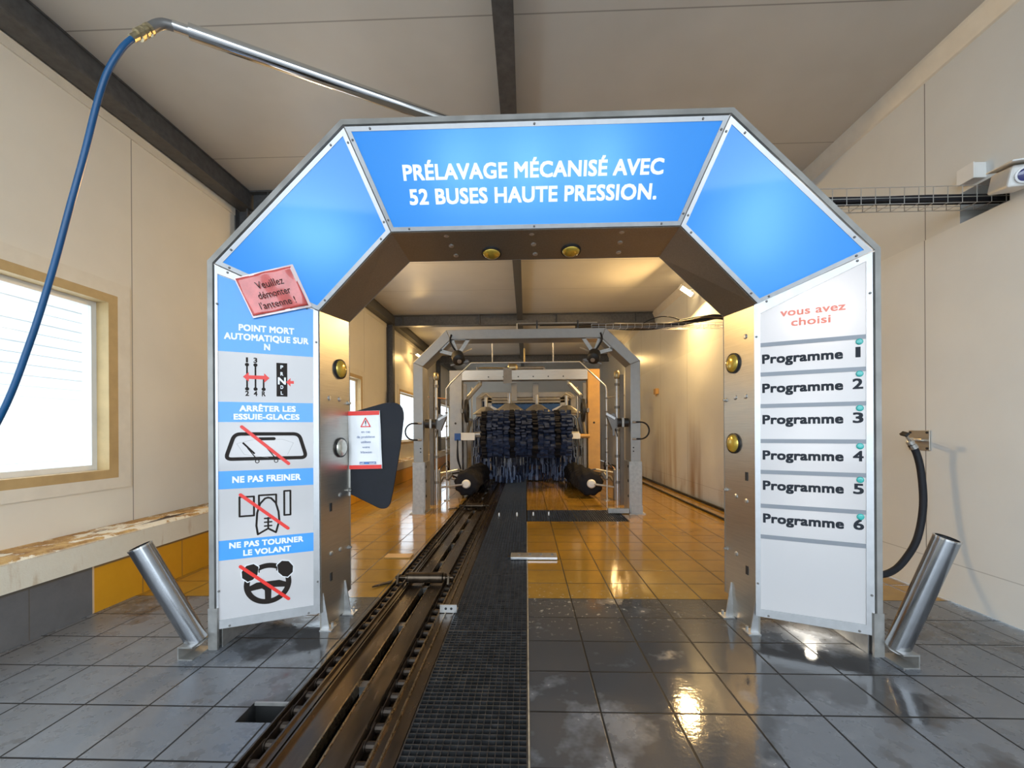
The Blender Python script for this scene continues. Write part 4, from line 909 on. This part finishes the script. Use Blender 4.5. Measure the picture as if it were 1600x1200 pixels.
# spray ring of thin pipe and the riser pipes behind it
ring = thing('spray_ring', 'thin bent pipe ring behind the first wash arch', 'pipe', (0, 7.05, 0))
MB().tube([(-1.315, 7.05, 0), (-1.315, 7.05, 1.85), (-1.235, 7.05, 1.95), (-.90, 7.05, 2.27), (.88, 7.05, 2.27), (1.30, 7.05, 1.87), (1.315, 7.05, 1.80), (1.315, 7.05, 0)], .0135, 10).build('pipe', M['zinc'], ring, smooth=True)
for sx in (-1, 1):
    for z in [.35+.22*k for k in range(7)]: MB().cyl((sx*1.315, 7.05, z-.012), (sx*1.315, 7.05, z+.012), .024, 10).build('spray_nozzle', M['rim'], ring)
    MB().tube([(sx*1.315, 7.05, 1.68), (sx*1.56, 6.8, 1.70)], .011, 8).build('stay_rod', M['copper'] if sx < 0 else M['zinc'], ring)
    MB().cyl((sx*1.315, 7.05, 0), (sx*1.315, 7.05, .012), .05, 12).build('foot_plate', M['galv'], ring)
MB().tube([(-.55, 7.05, 2.27), (-.55, 7.05, 2.62), (-.55, 6.2, 2.62)], .009, 6).build('feed_pipe', M['zinc'], ring); MB().tube([(.45, 7.05, 2.27), (.45, 7.05, 2.62), (.45, 6.2, 2.62)], .009, 6).build('feed_pipe', M['zinc'], ring)
MB().tube([(-.02, 7.05, 2.27), (-.02, 7.05, 2.5)], .014, 8).build('feed_pipe', M['brass'], ring)
for sx, lb in ((-1, 'steel riser pipe with collars inside the left post of the first wash arch'), (1, 'steel riser pipe with collars inside the right post of the first wash arch')):
    t = thing('riser_pipe', lb, 'pipe', (sx*1.40, 6.65, 0), 'riser pipes behind the first wash arch')
    MB().cyl((sx*1.40, 6.65, 0), (sx*1.40, 6.65, 2.06), .024, 12).build('pipe', M['zinc'], t, smooth=True)
    MB().box(min(sx*1.50, sx*1.44), max(sx*1.50, sx*1.44), 6.62, 6.68, 0, 2.0).build('backing_rail', M['rim'], t)
    for z in (.35, .75, 1.15, 1.50, 1.85): MB().cyl((sx*1.40, 6.65, z-.02), (sx*1.40, 6.65, z+.02), .038, 12).build('collar', M['rim'], t, smooth=True)
    MB().lathe([(.03, 0), (.045, .02), (.045, .10), (.03, .12)], (sx*1.40, 6.65, 1.94), (0, 0, 1), 14).build('valve_body', M['brass'], t, smooth=True)
    MB().tube(smoothpath([(sx*1.40, 6.62, 1.30), (sx*1.36, 6.60, 1.20), (sx*1.38, 6.60, 1.12), (sx*1.40, 6.62, 1.05)]), .008, 6).build('hose', M['rubber'], t, smooth=True)
# ------------------------------------------------------------------ second arch carrying the big horizontal brush
b2 = thing('brush_gantry', 'squarish steel gantry carrying the big hanging horizontal brush', 'gantry', (-.03, 8.7, 0))
gx0, gx1 = -1.54, 1.475
MB().box(gx0, gx0+.25, 8.6, 8.86, 0, 2.372).build('post', M['framegrey'], b2, bevel=.008); MB().box(gx1-.24, gx1, 8.6, 8.86, 0, 2.372).build('post', M['ochre'], b2, bevel=.008)
MB().box(gx0+.25, gx1-.24, 8.6, 8.86, 2.165, 2.372).build('top_beam', M['steel'], b2, bevel=.006)
for i in range(6): MB().cyl((-.75+.30*i, 8.6, 2.23), (-.75+.30*i, 8.594, 2.23), .014, 8).build('bolt_hole', M['dark'], b2)
for x in (gx0+.12, gx1-.12): MB().cyl((x, 8.6, 1.30), (x, 8.594, 1.30), .022, 10).build('bolt_hole', M['dark'], b2)
for sx in (-1, 1):
    xx = (gx0+.25) if sx < 0 else (gx1-.24)
    MB().tube([(xx, 8.72, 1.70), (xx-sx*.36, 8.72, 2.10), (xx-sx*.36, 8.72, 2.165)], .045, 8).build('corner_brace', M['framegrey'], b2)
    MB().box(min(xx-sx*.03, xx-sx*.09), max(xx-sx*.03, xx-sx*.09), 8.62, 8.70, .3, 2.1).build('slide_rail', M['rim'], b2)
    w_ = MB().lathe2([(.23, -.025), (.23, .025), (.15, .025), (.15, -.025)], (xx-sx*.12, 8.45, 1.54), (1, 0, 0), 28).build('chain_pulley', M['black'], b2, smooth=True)
    for a in range(3): MB().obox((xx-sx*.12, 8.45, 1.54), (.02, .30, .03), (1, 0, 0), (0, math.cos(a*1.047), math.sin(a*1.047))).build('spoke', M['black'], w_)
    MB().cyl((xx-sx*.02, 8.45, 1.54), (xx-sx*.12, 8.45, 1.54), .02, 8).build('pulley_axle', M['rim'], b2); MB().box(min(xx, xx-sx*.05), max(xx, xx-sx*.05), 8.40, 8.62, 1.50, 1.58).build('pulley_bracket', M['rim'], b2)
    MB().obox((xx-sx*.12, 8.75, 1.20), (.05, .10, .42), (1, 0, sx*.25), (0, 1, 0)).build('swing_arm', M['rim'], b2)
    MB().tube([(xx-sx*.16, 8.9, .15), (xx-sx*.16, 8.9, 2.05)], .02, 8).build('guide_rod', M['zinc'], b2)
MB().tube([(-.95, 8.66, 2.42), (-.70, 8.66, 2.42), (-.42, 8.66, 2.41)], .018, 8).build('cylinder', M['brass'], b2)
MB().tube([(-.42, 8.66, 2.41), (.05, 8.66, 2.41), (.38, 8.66, 2.41)], .03, 10).build('drive_shaft', M['rim'], b2)
MB().lathe([(.05, 0), (.085, .02), (.085, .16), (.05, .20)], (-.36, 8.66, 2.42), (1, 0, 0), 16).build('gear_motor', M['brass'], b2, smooth=True)
MB().box(-.45, -.28, 8.585, 8.60, 2.10, 2.40).build('motor_bracket', M['rim'], b2)
b2h = MB(); b2h.box(.35, .40, 8.62, 8.7, 2.372, 2.40); b2h.box(-1.0, -.97, 8.62, 8.7, 2.372, 2.44); b2h.build('lug', M['rim'], b2)
# the horizontal brush
BY, BZ2 = 8.15, 1.085
hb = thing('horizontal_brush', 'big dark blue horizontal cloth brush hanging across the middle of the tunnel', 'brush', (0, BY, BZ2))
MB().cyl((-.98, BY, BZ2), (1.0, BY, BZ2), .045, 14).build('shaft', M['zinc'], hb, smooth=True)
rnd = random.Random(21)
for k in range(16):
    x = -.78+k*1.57/15; mt = M['cloth_blue'] if k not in (0, 5, 9, 13) else M['cloth_black']; b = MB(); n = 58
    for i in range(n):
        a = 2*math.pi*(i+.5*(k % 2))/n+rnd.uniform(-.05, .05); up_ = math.sin(a)
        r = .44+rnd.uniform(-.08, .035)
        rad = V((0, math.cos(a), math.sin(a))); tan = V((0, -math.sin(a), math.cos(a)))
        w0, w1 = .010, rnd.uniform(.014, .022); sag = rnd.uniform(.02, .06); xt = rnd.uniform(.036, .052); c0 = V((x+rnd.uniform(-.022, .022), BY, BZ2))
        pts = []
        prof = [(.05, w0, 0), (.20, .030, 0), (.36, w1, sag*.4), (r, w1*.95, sag)]
        vs = []
        for (rr_, ww, sg) in prof:
            c = c0+rad*rr_+tan*sg*(1 if up_ > 0 else -1)*math.cos(a)*.6+V((0, 0, -sg*.4*abs(math.cos(a))))
            for sx in (-1, 1):
                for st in (-1, 1): vs.append(c+V((sx*xt*(.7 if rr_ < .3 else 1), 0, 0))+tan*st*ww)
        fs = []
        for q in range(3):
            o = q*4; fs += [(o, o+1, o+5, o+4), (o+2, o+6, o+7, o+3), (o, o+4, o+6, o+2), (o+1, o+3, o+7, o+5)]
        fs += [(12, 13, 15, 14)]; b.add(vs, fs)
    b.lathe([(.30, -.045), (.33, 0), (.30, .045)], (x, BY, BZ2), (1, 0, 0), 20)
    b.build('cloth_segment', mt, hb)
MB().box(-1.24, -.97, BY-.05, BY+.05, BZ2-.115, BZ2+.03).build('gear_motor', M['white'], hb, bevel=.008); MB().box(-1.36, -1.24, BY-.06, BY+.06, BZ2-.12, BZ2+.02).build('motor_end', M['blue_motor'], hb, bevel=.01)
MB().cyl((-.97, BY, BZ2-.03), (-.80, BY, BZ2-.03), .035, 12).build('coupling', M['zinc'], hb); MB().box(.80, 1.02, BY-.05, BY+.05, BZ2-.10, BZ2+.01).build('bearing_block', M['white'], hb, bevel=.008)
MB().cyl((1.02, BY, BZ2-.045), (1.20, BY, BZ2-.045), .04, 14).build('bearing_shaft', M['ochre'], hb)
for sx in (-1, 1): MB().tube([(sx*1.12, BY, BZ2-.03), (sx*1.14, 8.65, BZ2+.25)], .03, 8).build('lift_arm', M['rim'], hb)
for i, sx in enumerate((-1, -1.0)):
    MB().tube(smoothpath([(-1.30, BY-.03-.05*i, BZ2-.10), (-1.30+.02*i, BY-.10, BZ2-.45), (-1.24, BY-.06, BZ2-.70), (-1.30, BY, BZ2-.95)]), .012, 6).build('cable', M['rubber'], hb, smooth=True)
# ------------------------------------------------------------------ upright brushes behind it
def upright(x, y, label, htop, rad, seed):
    t = thing('upright_brush', label, 'brush', (x, y, 0), 'upright cloth brushes behind the big brush'); rnd = random.Random(seed)
    MB().cyl((x, y, .12), (x, y, htop+.32), .04, 12).build('spindle', M['zinc'], t, smooth=True)
    b = MB(); b.lathe([(.05, .10), (.10, .09), (.32, -.06), (.33, -.08), (.05, -.02)], (x, y, htop), (0, 0, 1), 8); b.build('top_cone', M['galv'], t)
    for lv in range(7):
        z = htop-.12-lv*.215; bs_ = [MB(), MB()]
        for i in range(50):
            a = 2*math.pi*i/50+lv*.3+rnd.uniform(-.06, .06); d = V((math.cos(a), math.sin(a), 0)); tn = V((-d.y, d.x, 0)); r = rad+rnd.uniform(-.06, .03); w_ = .013
            pr = [(.05, 0), (r*.7, -.02), (r, -.10), (r*1.02, -.30+rnd.uniform(-.07, .04))]; vs = []
            for rr_, dz in pr:
                c = V((x, y, max(z+dz, .03)))+d*rr_
                for st in (-1, 1): vs += [c+tn*st*w_, c+tn*st*w_-d*.012+V((0, 0, -.01))]
            fs = []
            for q in range(3): o = q*4; fs += [(o, o+2, o+6, o+4), (o+1, o+5, o+7, o+3), (o, o+4, o+5, o+1), (o+2, o+3, o+7, o+6)]
            fs += [(12, 14, 15, 13)]; bs_[1 if rnd.random() < .45 else 0].add(vs, fs)
        o = bs_[0].build('cloth_tier', M['cloth_blue'], t); bs_[1].build('pale_strips', M['cloth_light'], o)
    return t
upright(-.36, 9.50, 'upright blue cloth brush behind the big brush, second from the left', 1.66, .30, 1)
upright(.26, 10.0, 'upright blue cloth brush behind the big brush, second from the right', 1.66, .32, 2)
upright(-.95, 10.2, 'leftmost upright blue cloth brush behind the big brush', 1.62, .33, 3)
upright(.93, 9.85, 'rightmost upright blue cloth brush behind the big brush', 1.62, .34, 4)
# ------------------------------------------------------------------ low side brushes
for sx, lb in ((-1, 'low dark side brush with a white end cap left of the track'), (1, 'low dark side brush with a white end cap on the right of the tunnel')):
    x0 = -1.02 if sx < 0 else 1.09; x1 = -.99 if sx < 0 else 1.00
    t = thing('side_brush', lb, 'brush', (x0, 7.2, 0), 'low side brushes'); p0, p1 = V((x0, 7.25, .25)), V((x1, 9.25, .25)); ax = (p1-p0).normalized(); Ln = (p1-p0).length
    prof = [(.02, 0), (.17, .0)]
    for k in range(10):
        h = Ln*k/10; prof += [(.185, h+.01), (.21, h+.05), (.212, h+.11), (.19, h+.17), (.175, h+.195)]
    prof += [(.02, Ln)]
    o = MB().lathe(prof, p0, ax, 36).build('bristle_roll', M['cloth_black'], t, smooth=True)
    rnd = random.Random(9); cen_ = (p0+p1)/2-V(wloc(o))
    for v in o.data.vertices:
        pt = v.co+wloc(o); tt = (pt-p0).dot(ax); c = p0+ax*tt; rv = pt-c; a = math.atan2(rv.z, rv.x)
        v.co = c+rv*(1+.06*math.sin(9*a+tt*7)+rnd.uniform(-.02, .02))-wloc(o)
    MB().lathe([(.075, .02), (.075, -.03), (.055, -.055), (.02, -.06)], p0, ax, 20).build('end_cap', M['white'], t, smooth=True)
    MB().tube([p0+ax*-.03, V((sx*1.50, 7.12, .20))], .018, 8).build('arm', M['zinc'], t); MB().tube([p0+ax*-.02+V((0, 0, .03)), V((sx*1.46, 7.55, .34))], .016, 8).build('arm', M['rim'], t)
    MB().tube([V((sx*1.50, 7.12, .20)), V((sx*1.46, 7.55, .34)), V((sx*1.42, 8.1, .34)), p1+V((sx*.12, -.1, .06))], .022, 8).build('arm_frame', M['rim'], t)
    MB().box(min(sx*1.44, sx*1.54), max(sx*1.44, sx*1.54), 7.06, 7.20, 0, .50).build('stand', M['framegrey'], t, bevel=.005)
    MB().tube([(sx*1.49, 7.13, .44), (sx*1.20, 7.4, .48), (sx*1.10, 7.6, .44)], .016, 8).build('air_cylinder', M['zinc'], t); MB().cyl((sx*1.36, 7.3, .33), (sx*1.30, 7.36, .41), .045, 12).build('hydraulic_motor', M['rim'], t)
    for i in range(3): MB().tube(smoothpath([(sx*1.50, 7.2, .45), (sx*(1.42-.04*i), 7.3, .55+.04*i), (sx*1.34, 7.5, .40), (sx*(1.30-.05*i), 7.7, .30)]), .009, 6).build('hose', M['rubber'] if i else M['copper'], t, smooth=True)
# ------------------------------------------------------------------ things farther down
w3, _ = poly_arch(1.28, 1.13, 2.0, 2.13, 11.0, 11.2, .13, 'far_arch', 'grey arch frame farther down the tunnel behind the upright brushes', M['framegrey'])
for x in (-.30, .25): MB().box(x-.07, x+.07, 10.9, 11.0, 1.9, 2.35).build('hanger', M['framegrey'], w3)
for sx in (-1, 1):
    MB().tube([(sx*1.02, 10.9, .2), (sx*1.02, 10.9, 1.95)], .03, 10).build('upright_pipe', M['white'], w3, smooth=True)
    MB().tube([(sx*1.02, 10.9, 1.95), (sx*1.15, 10.88, 2.0), (sx*1.0, 10.86, 2.08), (sx*.88, 10.9, 1.98)], .02, 8).build('pipe_elbow', M['galv'], w3)
MB().tube([(-1.1, 10.95, 1.92), (1.1, 10.95, 1.92)], .02, 8).build('cross_pipe', M['zinc'], w3)
MB().tube([(-1.2, 10.6, 2.40), (1.2, 10.6, 2.40)], .035, 8).build('cross_pipe', M['rim'], w3)
fb = thing('drying_blower', 'dark blue drying blower box seen above the big brush far down the tunnel', 'blower', (0, 13, 0))
b = MB(); b.prism([(-1.05, 13, 1.95), (1.05, 13, 1.95), (.75, 13, 1.35), (-.75, 13, 1.35)], (0, .8, 0)); b.build('body', M['blue_motor'], fb, bevel=.02)
for sx in (-1, 1):
    MB().box(min(sx*1.2, sx*1.05), max(sx*1.2, sx*1.05), 13.2, 13.5, 0, 2.2).build('post', M['framegrey'], fb)
    MB().obox((sx*.98, 12.95, 1.72), (.30, .06, .26), (1, 0, sx*.5), (0, 1, 0)).build('outlet_hood', M['zinc'], fb)
MB().box(-1.2, 1.2, 13.2, 13.5, 2.0, 2.2).build('top_beam', M['framegrey'], fb)
cu = thing('strip_curtain', 'dark blue strip curtain closing the far end of the tunnel', 'curtain', (0, 15.5, 0))
MB().box(-1.6, 1.6, 15.48, 15.56, 2.3, 2.4).build('rail', M['galv'], cu)
for i in range(16): MB().box(-1.58+i*.198, -1.58+i*.198+.19, 15.5+.01*(i % 2), 15.508+.01*(i % 2), .03, 2.3).build('strip', M['cloth_blue'], cu)
